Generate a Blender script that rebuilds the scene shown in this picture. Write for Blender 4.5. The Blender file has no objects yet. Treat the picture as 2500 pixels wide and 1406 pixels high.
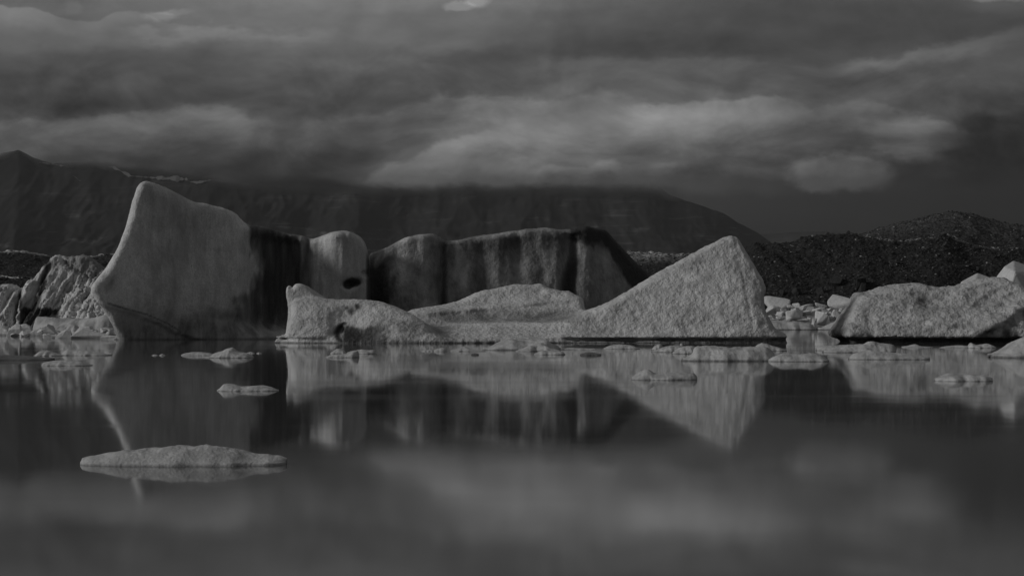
import bpy, bmesh, math, random
import numpy as np
from mathutils import Vector

# ------------------------------------------------------------------ basics
F = 4861.1          # focal length in photograph pixels (70 mm on 36 mm, 2500 px wide)
CAMZ = 1.7          # eye height above the lagoon
HOR = 776.0         # horizon row
sc = bpy.context.scene
C = sc.collection

# ------------------------------------------------------------------ camera
cam_d = bpy.data.cameras.new('camera'); cam = bpy.data.objects.new('camera', cam_d); C.objects.link(cam)
cam.location = (0, 0, CAMZ); cam.rotation_euler = (math.radians(90), 0, 0)
cam_d.lens = 70; cam_d.sensor_width = 36; cam_d.shift_y = (HOR-703)/2500
cam_d.clip_start = 0.5; cam_d.clip_end = 60000
sc.camera = cam

# ------------------------------------------------------------------ view, sun
EXPO = -1.5
sc.view_settings.view_transform = 'Standard'; sc.view_settings.look = 'None'
sc.view_settings.gamma = 1; sc.view_settings.exposure = EXPO; sc.view_settings.use_curve_mapping = False
SUN = Vector((-0.90, -0.20, 0.40)).normalized()      # towards the sun
sd = bpy.data.lights.new('sun', 'SUN'); sd.energy = 3.3; sd.angle = math.radians(12); sd.color = (1, 0.995, 0.985)
so = bpy.data.objects.new('sun', sd); C.objects.link(so)
so.rotation_euler = SUN.to_track_quat('Z', 'Y').to_euler(); so.location = (-80, -20, 60)

# ------------------------------------------------------------------ sky (world)
class NT:
    """small helper to write node maths"""
    def __init__(s, tree): s.t = tree; s.n = tree.nodes; s.l = tree.links
    def put(s, sock, v):
        if isinstance(v, (int, float)): sock.default_value = v
        elif isinstance(v, tuple): sock.default_value = v
        else: s.l.new(v, sock)
    def m(s, op, a, b=None, c=None, clamp=False):
        n = s.n.new('ShaderNodeMath'); n.operation = op; n.use_clamp = clamp
        s.put(n.inputs[0], a)
        if b is not None: s.put(n.inputs[1], b)
        if c is not None: s.put(n.inputs[2], c)
        return n.outputs[0]
    def vm(s, op, a, b=None, scale=None):
        n = s.n.new('ShaderNodeVectorMath'); n.operation = op
        s.put(n.inputs[0], a)
        if b is not None: s.put(n.inputs[1], b)
        if scale is not None: s.put(n.inputs['Scale'], scale)
        return n.outputs['Value'] if op in ('DOT_PRODUCT', 'LENGTH') else n.outputs[0]
    def ramp(s, v, a, b, c=0.0, d=1.0, kind='SMOOTHSTEP'):
        n = s.n.new('ShaderNodeMapRange'); n.interpolation_type = kind; n.clamp = True
        s.put(n.inputs[0], v); s.put(n.inputs[1], a); s.put(n.inputs[2], b); s.put(n.inputs[3], c); s.put(n.inputs[4], d)
        return n.outputs[0]
    def noise(s, vec, scale, detail=5, rough=0.5, dist=0.0, kind='FBM'):
        n = s.n.new('ShaderNodeTexNoise'); n.noise_type = kind
        s.put(n.inputs['Vector'], vec)
        n.inputs['Scale'].default_value = scale; n.inputs['Detail'].default_value = detail
        n.inputs['Roughness'].default_value = rough; n.inputs['Distortion'].default_value = dist
        return n.outputs[0]
    def voro(s, vec, scale, feature='F1', rand=1.0, out='Distance', smooth=0.4):
        n = s.n.new('ShaderNodeTexVoronoi'); n.feature = feature
        s.put(n.inputs['Vector'], vec); n.inputs['Scale'].default_value = scale
        n.inputs['Randomness'].default_value = rand
        if feature == 'SMOOTH_F1': n.inputs['Smoothness'].default_value = smooth
        return n.outputs[out]
    def mix(s, f, a, b):      # float mix
        n = s.n.new('ShaderNodeMix'); n.data_type = 'FLOAT'; n.clamp_factor = True
        s.put(n.inputs[0], f); s.put(n.inputs[2], a); s.put(n.inputs[3], b)
        return n.outputs[0]
    def curve(s, v, pts, lo, hi, ylo, yhi):
        """a piecewise smooth function of v given as (x, y) points"""
        n = s.n.new('ShaderNodeFloatCurve')
        s.put(n.inputs['Value'], s.ramp(v, lo, hi, 0.0, 1.0, 'LINEAR'))
        cu = n.mapping.curves[0]; P_ = [((x-lo)/(hi-lo), (y-ylo)/(yhi-ylo)) for x, y in pts]
        cu.points[0].location = (0.0, P_[0][1]) if P_[0][0] > 0 else P_[0]
        cu.points[1].location = (1.0, P_[-1][1]) if P_[-1][0] < 1 else P_[-1]
        for x, y in P_:
            if 0 < x < 1: cu.points.new(x, y)
        for p in cu.points: p.handle_type = 'AUTO_CLAMPED'
        n.mapping.update()
        return s.m('MULTIPLY_ADD', n.outputs[0], yhi-ylo, ylo)
    def grey(s, v):
        n = s.n.new('ShaderNodeCombineColor'); [s.put(n.inputs[i], v) for i in range(3)]
        return n.outputs[0]

def UU(px): return 1250 + F*math.atan((px-1250)/F)

w = bpy.data.worlds.new('World'); sc.world = w; w.use_nodes = True
T = NT(w.node_tree); T.n.clear()
STR = 0.1
tc = T.n.new('ShaderNodeTexCoord').outputs['Generated']
sep = T.n.new('ShaderNodeSeparateXYZ'); T.l.new(tc, sep.inputs[0]); dx, dy, dz = sep.outputs
az = T.m('ARCTAN2', dx, dy)
hyp = T.m('SQRT', T.m('ADD', T.m('MULTIPLY', dx, dx), T.m('MULTIPLY', dy, dy)))
el = T.m('ARCTAN2', dz, hyp)
caz = T.m('COSINE', T.ramp(az, -0.4, 0.4, -0.4, 0.4, 'LINEAR'))
U0 = T.m('MULTIPLY_ADD', az, F, 1250.0)
V0 = T.m('SUBTRACT', HOR, T.m('DIVIDE', T.m('MULTIPLY', el, F), caz))
# domain warp: billowing cloud edges
st = T.vm('MULTIPLY', tc, (1.0, 1.0, 2.0))
wa = T.noise(st, 9, 3, 0.55); wb = T.noise(T.vm('ADD', st, (7.3, 1.7, 4.1)), 26, 6, 0.58)
wc = T.noise(T.vm('ADD', st, (3.1, 9.7, 2.2)), 60, 6, 0.6)
we = T.noise(T.vm('ADD', T.vm('MULTIPLY', tc, (1.0, 1.0, 1.3)), (5.1, 2.7, 1.2)), 120, 6, 0.62)
wd = T.noise(T.vm('ADD', st, (1.1, 3.7, 8.2)), 14, 4, 0.5)
def off(n, a): return T.m('MULTIPLY', T.m('SUBTRACT', n, 0.5), a)
U = T.m('ADD', U0, T.m('ADD', off(wd, 260), off(wb, 90)))
V = T.m('ADD', V0, T.m('ADD', off(wb, 64), T.m('ADD', off(wa, 36), off(wc, 34))))
GEN = 84
XS = [0, 250, 500, 750, 1000, 1250, 1500, 1750, 2000, 2250, 2500]
ROWS = [(-500, [96]*11),
 (-60, [96, 98, 104, 108, 108, 100, 92, 88, 84, 86, 92]),
 (0,   [96, 103, 112, 116, 117, 111, 97, 88, 79, 80, 90]),
 (50,  [104, 98, 106, 106, 106, 98, 86, 78, 76, 74, 78]),
 (100, [98, 97, 100, 104, 104, 92, 80, 74, 73, 75, 80]),
 (150, [86, 86, 92, 96, 88, 82, 82, 80, 76, 84, 84]),
 (200, [74, 76, 79, 83, 80, 80, 92, 86, 84, 82, 78]),
 (250, [62, 66, 72, 73, 76, 90, 96, 92, 80, 78, 68]),
 (300, [78, 82, 86, 76, 84, 106, 112, 108, 86, 84, 52]),
 (350, [78, 76, 76, 74, 84, 112, 108, 100, 76, 70, 42]),
 (400, [66, 62, 60, 62, 86, 102, 92, 80, 58, 46, 36]),
 (450, [46, 46, 46, 50, 76, 78, 68, 58, 46, 38, 30]),
 (500, [40, 40, 40, 44, 50, 52, 48, 44, 38, 32, 27]),
 (580, [26, 26, 26, 26, 28, 30, 32, 36, 34, 28, 22]),
 (760, [22]*11)]
LO, HI = -2600.0, 5100.0
val = None; pv = None
for v, r in ROWS:
    pts = [(LO, GEN if v < 420 else 30), (-900, (GEN+r[0]*2)/3 if v < 420 else r[0])] + [(UU(x), y) for x, y in zip(XS, r)] + [(3500, (GEN+r[-1]*2)/3 if v < 420 else r[-1]), (HI, GEN if v < 420 else 30)]
    cv = T.curve(U, pts, LO, HI, 0.0, 140.0)
    val = cv if val is None else T.mix(T.ramp(V, float(pv), float(v)), val, cv)
    pv = v
def layer(val, edge, amp, soft, depth, warp=1.0, side=1, fine=18):
    """a bank of cloud: brighter (or darker) below its billowed top edge, fading further down"""
    E = T.curve(U0, [(LO, edge[0][1])] + [(UU(x), y) for x, y in edge] + [(HI, edge[-1][1])], LO, HI, -200.0, 900.0)
    A = T.curve(U0, [(LO, 0), (UU(amp[0][0])-60, 0)] + [(UU(x), y*1.35) for x, y in amp] + [(UU(amp[-1][0])+60, 0), (HI, 0)], LO, HI, -60.0, 60.0)
    wv = T.m('ADD', T.m('ADD', off(we, fine), off(wc, 80*warp)), T.m('ADD', off(wb, 110*warp), off(wd, 40*warp)))
    t = T.m('MULTIPLY', T.m('ADD', T.m('SUBTRACT', V0, E), wv), float(side))
    s_ = T.m('MULTIPLY', T.ramp(t, -soft/2, soft/2), T.ramp(t, soft/2, float(depth), 1.0, 0.0))
    return T.m('ADD', val, T.m('MULTIPLY', s_, A))
# upper deck edge with sunlit crests at the top left
val = layer(val, [(0, 17), (28, 25), (50, 22), (90, 26), (125, 36), (190, 58), (235, 57), (275, 40), (330, 34), (400, 60), (600, 74)], [(-300, 12), (0, 14), (100, 12), (190, 8), (275, 9), (340, 6), (600, 3)], 6, 60, 0.10, fine=20)
val = layer(val, [(330, 60), (400, 76), (470, 66), (600, 64), (800, 72)], [(340, 9), (460, 9), (800, 4)], 20, 45, 0.8)
# lower left bank
val = layer(val, [(0, 300), (110, 292), (200, 280), (330, 276), (450, 262), (560, 268), (620, 292), (800, 292), (950, 282)], [(-400, 12), (0, 12), (300, 11), (560, 14), (700, 3), (950, 8)], 22, 110, 0.6)
# middle banks
val = layer(val, [(1000, 262), (1060, 240), (1150, 228), (1250, 245), (1350, 255), (1450, 225), (1560, 262), (1640, 270)], [(1000, 6), (1150, 14), (1300, 10), (1600, 7)], 24, 100, 0.8)
val = layer(val, [(1400, 275), (1600, 258), (1700, 252), (1790, 244), (1880, 240), (2000, 290), (2150, 380)], [(1560, 9), (1700, 16), (1860, 18), (1900, 13), (2000, 2)], 14, 130, 0.3, fine=26)
val = layer(val, [(860, 446), (930, 412), (1000, 382), (1060, 352), (1150, 330), (1260, 300), (1400, 330)], [(880, 13), (1000, 15), (1150, 10), (1300, 4)], 22, 120, 0.6)
val = layer(val, [(1300, 408), (1360, 400), (1420, 404), (1480, 398), (1530, 420), (1600, 412), (1650, 402)], [(1320, 12), (1480, 14), (1540, 6), (1640, 9)], 18, 55, 0.6)
# dark flat base of the bank over the mountain
val = layer(val, [(600, 430), (850, 450), (1000, 456), (1300, 458), (1640, 458), (1750, 470)], [(600, -8), (860, -22), (1100, -28), (1400, -20), (1650, -8)], 26, 420, 0.25)
# upper right streaks
val = layer(val, [(1000, 122), (1200, 118), (1500, 104), (1750, 96), (1900, 110), (2050, 130)], [(1050, -3), (1300, -5), (1700, -6), (2000, -3)], 50, 60, 0.35)
val = layer(val, [(1350, 150), (1600, 146), (1800, 150), (1950, 175)], [(1350, 6), (1600, 8), (1900, 4)], 18, 110, 0.3)
val = layer(val, [(2040, 160), (2120, 150), (2200, 140), (2280, 112), (2400, 92), (2500, 70)], [(2060, 9), (2200, 13), (2500, 6)], 24, 60, 0.7)
# right bank with a steep right end
val = layer(val, [(1950, 262), (2100, 246), (2200, 270), (2300, 300), (2380, 350), (2500, 450)], [(2000, 4), (2150, 8), (2260, 8), (2330, 2)], 18, 90, 0.6)
def puff(val, u, v, a, b, amp, warp=1.0, soft=0.55, p=2.0, fine=22):
    ex = T.m('DIVIDE', T.m('ADD', T.m('SUBTRACT', U0, UU(u)), T.m('ADD', off(we, -fine*1.6), T.m('ADD', off(wc, -70*warp), off(wd, 60*warp)))), float(a))
    ey = T.m('DIVIDE', T.m('ADD', T.m('SUBTRACT', V0, float(v)), T.m('ADD', off(we, fine), T.m('ADD', off(wb, 50*warp), off(wc, 46*warp)))), float(b))
    r = T.m('POWER', T.m('ADD', T.m('POWER', T.m('ABSOLUTE', ex), p), T.m('POWER', T.m('ABSOLUTE', ey), p)), 1.0/p)
    return T.m('ADD', val, T.m('MULTIPLY', T.ramp(r, 1.0+soft/2, 1.0-soft/2), amp))
val = puff(val, 2235, 338, 115, 52, 15, 0.7, 0.5)
val = puff(val, 2045, 424, 120, 44, 27, 0.9, 0.5, 3.0)
val = puff(val, 1985, 408, 50, 24, 7, 0.8, 0.9)
val = puff(val, 1120, 24, 36, 12, 20, 0.35, 0.7, fine=26)
val = puff(val, 1162, 10, 30, 16, 26, 0.35, 0.7, fine=26)
val = puff(val, 392, 44, 40, 12, 16, 0.5, 0.9, fine=34)
val = puff(val, 425, 36, 40, 7, 10, 0.3, 0.9, fine=24)
val = puff(val, 176, 28, 26, 16, 8, 0.3, 0.9, fine=30)
val = puff(val, 2440, -4, 80, 12, 24, 0.3, 0.9, fine=26)
val = puff(val, 2390, 300, 40, 26, -12, 0.9, 1.0)
val = puff(val, 1500, 318, 120, 40, 6, 1.0, 1.2)
# fine structure
fade = T.ramp(V0, 420, 560, 1.0, 0.12)
e0 = T.vm('MULTIPLY', tc, (1, 1, 2.0))
ea = T.noise(e0, 17, 8, 0.55, 0.5); eb = T.noise(T.vm('ADD', e0, (0.006, 0.0, -0.010)), 17, 8, 0.55, 0.5)
emb = T.m('MULTIPLY', T.m('SUBTRACT', ea, eb), T.m('MULTIPLY', T.ramp(V0, 470, 400, 0.0, 1.0), T.ramp(V0, 60, 280, 0.35, 1.0)))
val = T.m('ADD', val, T.m('MULTIPLY', emb, 80.0))
f1 = T.noise(T.vm('MULTIPLY', tc, (1, 1, 2.2)), 38, 7, 0.58, 0.6)
f2 = T.noise(T.vm('MULTIPLY', tc, (1, 1, 4.0)), 12, 5, 0.5, 0.4)
val = T.m('MULTIPLY', val, T.m('ADD', 1.0, T.m('MULTIPLY', fade, T.m('ADD', off(f1, 0.16), off(f2, 0.14)))))
val = T.m('MULTIPLY_ADD', T.m('SUBTRACT', val, 88.0), T.ramp(V0, 380, 480, 1.14, 1.0), 88.0)
lin = T.m('POWER', T.m('DIVIDE', T.m('MAXIMUM', val, 8.0), 255.0), 2.2)
# generic overcast further up than the picture shows
sky = T.n.new('ShaderNodeTexSky'); sky.sky_type = 'NISHITA'; sky.sun_disc = False
sky.sun_elevation = math.asin(SUN.z); sky.sun_rotation = math.atan2(SUN.x, SUN.y)
bw = T.n.new('ShaderNodeRGBToBW'); T.l.new(sky.outputs[0], bw.inputs[0])
cloud = T.m('DIVIDE', lin, STR*2**EXPO)
tot = T.m('ADD', T.m('MULTIPLY', cloud, 0.95), T.m('MULTIPLY', bw.outputs[0], T.ramp(el, 0.1, 0.5, 0.0, 0.06)))
bg = T.n.new('ShaderNodeBackground'); bg.inputs['Strength'].default_value = STR
T.l.new(T.grey(tot), bg.inputs['Color'])
wo = T.n.new('ShaderNodeOutputWorld'); T.l.new(bg.outputs[0], wo.inputs[0])
w.cycles.sampling_method = 'MANUAL'; w.cycles.sample_map_resolution = 512

# ------------------------------------------------------------------ numpy noise
def _hash(ix, iy, iz, seed):
    h = (ix.astype(np.uint32)*np.uint32(374761393) + iy.astype(np.uint32)*np.uint32(668265263)
         + iz.astype(np.uint32)*np.uint32(2246822519) + np.uint32(seed*3266489917 & 0xffffffff))
    h = (h ^ (h >> np.uint32(13)))*np.uint32(1274126177)
    return h ^ (h >> np.uint32(16))
def pnoise(x, y, z, seed=0):
    x = np.asarray(x, np.float32); y = np.asarray(y, np.float32); z = np.asarray(z, np.float32)
    x, y, z = np.broadcast_arrays(x, y, z)
    fx, fy, fz = np.floor(x), np.floor(y), np.floor(z)
    ix, iy, iz = fx.astype(np.int64), fy.astype(np.int64), fz.astype(np.int64)
    x, y, z = x-fx, y-fy, z-fz
    s = lambda t: t*t*t*(t*(t*6-15)+10)
    u, v, w_ = s(x), s(y), s(z)
    def g(a, b, c):
        h = _hash(ix+a, iy+b, iz+c, seed)
        gx = ((h & np.uint32(1023)).astype(np.float32)/511.5-1)
        gy = (((h >> np.uint32(10)) & np.uint32(1023)).astype(np.float32)/511.5-1)
        gz = (((h >> np.uint32(20)) & np.uint32(1023)).astype(np.float32)/511.5-1)
        return gx*(x-a)+gy*(y-b)+gz*(z-c)
    L = lambda a, b, t: a+(b-a)*t
    return L(L(L(g(0,0,0), g(1,0,0), u), L(g(0,1,0), g(1,1,0), u), v), L(L(g(0,0,1), g(1,0,1), u), L(g(0,1,1), g(1,1,1), u), v), w_)*1.3
def fbm(x, y, z, o=4, seed=0, g=0.5, kind=0):
    t = 0; a = 1
    for i in range(o):
        n = pnoise(x*2.03**i, y*2.03**i, z*2.03**i, seed+i)
        if kind == 1: n = 0.5-2*np.abs(n)        # sharp rims, round hollows
        t = t+a*n; a *= g
    return t
def ss(a, b, x): t = np.clip((x-a)/(b-a), 0, 1); return t*t*(3-2*t)

# ------------------------------------------------------------------ objects
def tag(o, label=None, cat=None, group=None, kind=None):
    if label: o['label'] = label
    if cat: o['category'] = cat
    if group: o['group'] = group
    if kind: o['kind'] = kind
    return o
def mesh_obj(name, V, Q, mat, attrs=None, smooth=True, parent=None):
    me = bpy.data.meshes.new(name); V = np.asarray(V, np.float32); Q = np.asarray(Q, np.int32); k = Q.shape[1]
    me.vertices.add(len(V)); me.vertices.foreach_set('co', V.ravel())
    me.loops.add(Q.size); me.loops.foreach_set('vertex_index', Q.ravel())
    me.polygons.add(len(Q)); me.polygons.foreach_set('loop_start', np.arange(0, Q.size, k, dtype=np.int32))
    me.polygons.foreach_set('use_smooth', np.full(len(Q), smooth))
    me.update(calc_edges=True); me.validate()
    for an, av in (attrs or {}).items():
        at = me.attributes.new(an, 'FLOAT', 'POINT'); at.data.foreach_set('value', np.asarray(av, np.float32).ravel())
    me.materials.append(mat)
    o = bpy.data.objects.new(name, me); C.objects.link(o); o.parent = parent
    return o

def px_of(x, d): return 1250+x/d*F
def PT(px, py, d): return ((px-1250)/F*d, CAMZ+(HOR-py)/F*d)
def water_d(py): return CAMZ*F/(py-HOR)

# --- implicit modelling
def catmull(pts, n=6, closed=True):
    p = np.array(pts, float); N = len(p); out = []
    for i in range(N if closed else N-1):
        a, b, c, d = (p[(i-1) % N], p[i], p[(i+1) % N], p[(i+2) % N]) if closed else (p[max(i-1, 0)], p[i], p[i+1], p[min(i+2, N-1)])
        # centripetal-ish: limit tangents
        for t in np.linspace(0, 1, n, endpoint=False):
            h = [2*t**3-3*t**2+1, t**3-2*t**2+t, -2*t**3+3*t**2, t**3-t**2]
            L = np.linalg.norm(c-b); m1 = (c-a)/(np.linalg.norm(c-a)+1e-9)*L*0.8; m2 = (d-b)/(np.linalg.norm(d-b)+1e-9)*L*0.8
            out.append(h[0]*b+h[1]*m1+h[2]*c+h[3]*m2)
    if not closed: out.append(p[-1])
    return np.array(out)
def poly_sdf(poly, X, Z):
    d = np.full(np.broadcast(X, Z).shape, 1e9); ins = np.zeros(d.shape, bool); N = len(poly)
    for i in range(N):
        ax, az_ = poly[i]; bx, bz = poly[(i+1) % N]; ex, ez = bx-ax, bz-az_
        wx, wz = X-ax, Z-az_
        t = np.clip((wx*ex+wz*ez)/(ex*ex+ez*ez+1e-12), 0, 1)
        d = np.minimum(d, (wx-ex*t)**2+(wz-ez*t)**2)
        if abs(ez) > 1e-12:
            cnd = ((az_ > Z) != (bz > Z)) & (X < ex*(Z-az_)/ez+ax)
            ins ^= cnd
    d = np.sqrt(d); return np.where(ins, -d, d)
class Grid:
    def __init__(s, x0, x1, y0, y1, z0, z1, h, hy=None):
        s.h = (h, hy or h, h); s.o = (x0, y0, z0)
        s.x = np.arange(x0, x1, h, dtype=np.float32); s.y = np.arange(y0, y1, s.h[1], dtype=np.float32); s.z = np.arange(z0, z1, h, dtype=np.float32)
        s.X, s.Y, s.Z = s.x[:, None, None], s.y[None, :, None], s.z[None, None, :]
        s.x2, s.z2 = s.x[:, None], s.z[None, :]
def slab(g, pts, dfun, half, rx, ry, lean=None, smooth=True, relief=None):
    """body whose outline (photograph pixels) stands at depth dfun(px); half = half thickness; returns signed distance"""
    pts = [(px, py) for px, py in pts]
    P2 = np.array([PT(px, py, float(dfun(px))) for px, py in pts])
    if smooth: P2 = catmull(P2)
    d2 = poly_sdf(P2, g.x2, g.z2).astype(np.float32)
    pxs = np.linspace(-1500, 4000, 1200); xs = np.array([PT(p, 776, float(dfun(p)))[0] for p in pxs])
    yc = np.interp(g.x, xs, [float(dfun(p)) for p in pxs]).astype(np.float32)[:, None]
    hf = half(g.x2, g.z2) if callable(half) else half
    hf = np.broadcast_to(np.asarray(hf, np.float32), d2.shape)
    yc = yc + (lean(g.x2, g.z2) if lean else 0.0)
    yc = np.broadcast_to(yc, d2.shape).astype(np.float32)
    if relief is not None:                     # relief > 0 pulls the near face towards the viewer
        r_ = relief(g.x2, g.z2).astype(np.float32)
        yc = yc - r_/2; hf = hf + r_/2
    w1 = (d2+rx)/rx; w2 = (np.abs(g.Y-yc[:, None, :])-hf[:, None, :]+ry)/ry
    w1 = np.broadcast_to(w1[:, None, :], w2.shape)
    f = np.minimum(np.maximum(w1, w2), 0)+np.hypot(np.maximum(w1, 0), np.maximum(w2, 0))-1
    return (f*min(rx, ry)).astype(np.float32)
def ell(g, c, r):
    q = np.sqrt(((g.X-c[0])/r[0])**2+((g.Y-c[1])/r[1])**2+((g.Z-c[2])/r[2])**2)
    return ((q-1)*min(r)).astype(np.float32)
def smin(a, b, k): h = np.clip(0.5+0.5*(b-a)/k, 0, 1); return b+(a-b)*h-k*h*(1-h)
def smax(a, b, k): return -smin(-a, -b, k)
def surface_nets(Fv, o, h):
    nx, ny, nz = Fv.shape; S = Fv < 0
    cnt = np.zeros((nx-1, ny-1, nz-1), np.int8)
    for a in (0, 1):
        for b in (0, 1):
            for c in (0, 1): cnt += S[a:nx-1+a, b:ny-1+b, c:nz-1+c]
    act = (cnt > 0) & (cnt < 8); ids = np.full(act.shape, -1, np.int32)
    I, J, K = np.nonzero(act); ids[I, J, K] = np.arange(len(I))
    acc = np.zeros((len(I), 3)); num = np.zeros(len(I))
    cor = [(a, b, c) for a in (0, 1) for b in (0, 1) for c in (0, 1)]
    vals = {c: Fv[I+c[0], J+c[1], K+c[2]].astype(float) for c in cor}
    for c0 in cor:
        for ax in range(3):
            if c0[ax]: continue
            c1 = list(c0); c1[ax] = 1; c1 = tuple(c1); a, b = vals[c0], vals[c1]
            m = (a < 0) != (b < 0); t = np.where(m, a/np.where(m, a-b, 1), 0)
            for k in range(3): acc[:, k] += np.where(m, c0[k]+(t if k == ax else 0), 0)
            num += m
    V = (acc/num[:, None]+np.stack([I, J, K], 1))*np.array(h)+np.array(o)
    quads = []
    def q(m, A, B, C_, D_, flip):
        if not len(A): return
        f = np.stack([A, B, C_, D_], 1); f = np.where(flip[:, None], f[:, ::-1], f); quads.append(f[(f >= 0).all(1)])
    a, b, c = np.nonzero(S[:-1, 1:-1, 1:-1] != S[1:, 1:-1, 1:-1]); b += 1; c += 1
    q(0, ids[a, b-1, c-1], ids[a, b, c-1], ids[a, b, c], ids[a, b-1, c], ~S[a, b, c])
    a, b, c = np.nonzero(S[1:-1, :-1, 1:-1] != S[1:-1, 1:, 1:-1]); a += 1; c += 1
    q(0, ids[a-1, b, c-1], ids[a-1, b, c], ids[a, b, c], ids[a, b, c-1], ~S[a, b, c])
    a, b, c = np.nonzero(S[1:-1, 1:-1, :-1] != S[1:-1, 1:-1, 1:]); a += 1; b += 1
    q(0, ids[a-1, b-1, c], ids[a, b-1, c], ids[a, b, c], ids[a-1, b, c], ~S[a, b, c])
    return V, np.concatenate(quads)
def vnormals(V, Q):
    n = np.cross(V[Q[:, 2]]-V[Q[:, 0]], V[Q[:, 3]]-V[Q[:, 1]]); N = np.zeros_like(V)
    for k in range(4):
        for j in range(3): N[:, j] += np.bincount(Q[:, k], n[:, j], len(V))
    return N/(np.linalg.norm(N, axis=1, keepdims=True)+1e-9)
def relax(V, Q, it=1):
    for _ in range(it):
        S_ = np.zeros_like(V); n = np.bincount(Q.ravel(), minlength=len(V))
        c = V[Q].mean(1)
        for k in range(4):
            for j in range(3): S_[:, j] += np.bincount(Q[:, k], c[:, j], len(V))
        V = 0.5*V+0.5*S_/np.maximum(n, 1)[:, None]
    return V
def berg(name, g, f, disp, dirt_shade, mat, it=1):
    # close the body at the faces of its grid
    f = f.copy(); f[0] = f[-1] = 1; f[:, 0] = f[:, -1] = 1; f[:, :, 0] = f[:, :, -1] = 1
    V, Q = surface_nets(f, g.o, g.h); V = relax(V, Q, it); N = vnormals(V, Q)
    V = V+N*disp(V, N)[:, None]
    return mesh_obj(name, V, Q, mat, {'dirt_shade': dirt_shade(V, N)})

# ------------------------------------------------------------------ materials
def material(name):
    m = bpy.data.materials.new(name); m.use_nodes = True; t = NT(m.node_tree)
    b = m.node_tree.nodes['Principled BSDF']; return m, t, b
def bump(t, b, h, strength, dist):
    n = t.n.new('ShaderNodeBump'); n.inputs['Strength'].default_value = strength; n.inputs['Distance'].default_value = dist
    t.put(n.inputs['Height'], h); t.l.new(n.outputs[0], b.inputs['Normal'])
def ice(name, clean=0.55, dark=0.035, fs=1.0, bd=0.05, streak=0.25, pit=0.5, rough=0.55, use_dirt_shade=True, grain=1.0):
    m, t, b = material(name)
    co = t.n.new('ShaderNodeTexCoord').outputs['Object']
    big = t.noise(co, 0.5*fs, 4, 0.55)
    fine = t.noise(co, 9*fs, 5, 0.7)
    gr = t.noise(co, 28*fs, 3, 0.7)
    stv = t.noise(t.vm('MULTIPLY', co, (1.0, 1.0, 0.09)), 4.5*fs, 6, 0.65)
    mid = t.noise(t.vm('MULTIPLY', co, (1.0, 1.0, 0.35)), 5.5*fs, 5, 0.7)
    v = t.m('ADD', off2(t, mid, 0.75), t.m('ADD', off2(t, big, 0.40), t.m('ADD', off2(t, fine, 0.5*grain), t.m('ADD', off2(t, stv, streak), off2(t, gr, 0.35*grain)))))
    alb = t.m('MULTIPLY', clean, t.m('ADD', 1.0, v))
    if use_dirt_shade:
        at = t.n.new('ShaderNodeAttribute'); at.attribute_name = 'dirt_shade'
        d = at.outputs['Fac']
        dd = t.m('ADD', d, t.m('MULTIPLY', t.m('ADD', off2(t, stv, 0.7), off2(t, fine, 0.5)), t.ramp(d, 0.0, 0.35)), clamp=True)
        dk = t.m('MULTIPLY', dark, t.m('ADD', 1.0, off2(t, gr, 1.2)))
        # dark grit and painted shade on the ice, mixed in log space so that half covered ice reads grey
        alb = t.m('POWER', t.m('MAXIMUM', alb, 0.01), t.m('SUBTRACT', 1.0, dd))
        alb = t.m('MULTIPLY', alb, t.m('POWER', t.m('MAXIMUM', dk, 0.01), dd))
    t.l.new(t.grey(t.m('MAXIMUM', alb, 0.01)), b.inputs['Base Color'])
    b.inputs['Roughness'].default_value = rough; b.inputs['IOR'].default_value = 1.31
    b.inputs['Specular IOR Level'].default_value = 0.35
    pits = t.voro(t.vm('ADD', co, t.vm('SCALE', noisecol(t, co, 2.2*fs), None, 0.3)), 3.4*fs, 'SMOOTH_F1')
    pits2 = t.voro(co, 8.5*fs, 'SMOOTH_F1')
    h = t.m('ADD', t.m('MULTIPLY', pits, pit), t.m('ADD', t.m('MULTIPLY', pits2, pit*0.5), t.m('ADD', t.m('MULTIPLY', fine, 0.6), t.m('ADD', t.m('MULTIPLY', gr, 0.25), t.m('ADD', t.m('MULTIPLY', mid, 0.8), t.m('MULTIPLY', stv, 0.3))))))
    bump(t, b, h, 1.0, bd)
    return m
def off2(t, n, a): return t.m('MULTIPLY', t.m('SUBTRACT', n, 0.5), a)
def noisecol(t, co, scale):
    n = t.n.new('ShaderNodeTexNoise'); t.put(n.inputs['Vector'], co); n.inputs['Scale'].default_value = scale
    return n.outputs['Color']
M = {}
M['ice_tall'] = ice('weathered_ice_streaked', 0.80, 0.075, 1.0, 0.07, 0.50, 0.5, grain=2.4)
M['ice_rear'] = ice('ash_streaked_ice', 0.60, 0.055, 0.9, 0.09, 0.30, 0.6, grain=2.2)
M['ice_front'] = ice('pitted_white_ice', 0.70, 0.05, 0.95, 0.060, 0.1, 1.2)
M['ice_right'] = ice('rough_pitted_ice', 0.62, 0.05, 0.8, 0.085, 0.15, 1.2)
M['ice_cliff'] = ice('fluted_ice', 0.82, 0.05, 0.6, 0.15, 0.5, 0.5)
M['floe'] = ice('floe_ice', 0.62, 0.05, 1.2, 0.03, 0.1, 0.6)
M['floe_near'] = ice('near_floe_ice', 0.60, 0.05, 3.0, 0.010, 0.1, 0.8)
M['floe_dark'] = ice('wet_clear_ice', 0.12, 0.04, 1.2, 0.03, 0.1, 0.6, 0.3)
M['block'] = ice('clean_ice_block', 0.66, 0.05, 0.5, 0.05, 0.2, 0.2, 0.5, False)

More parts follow.
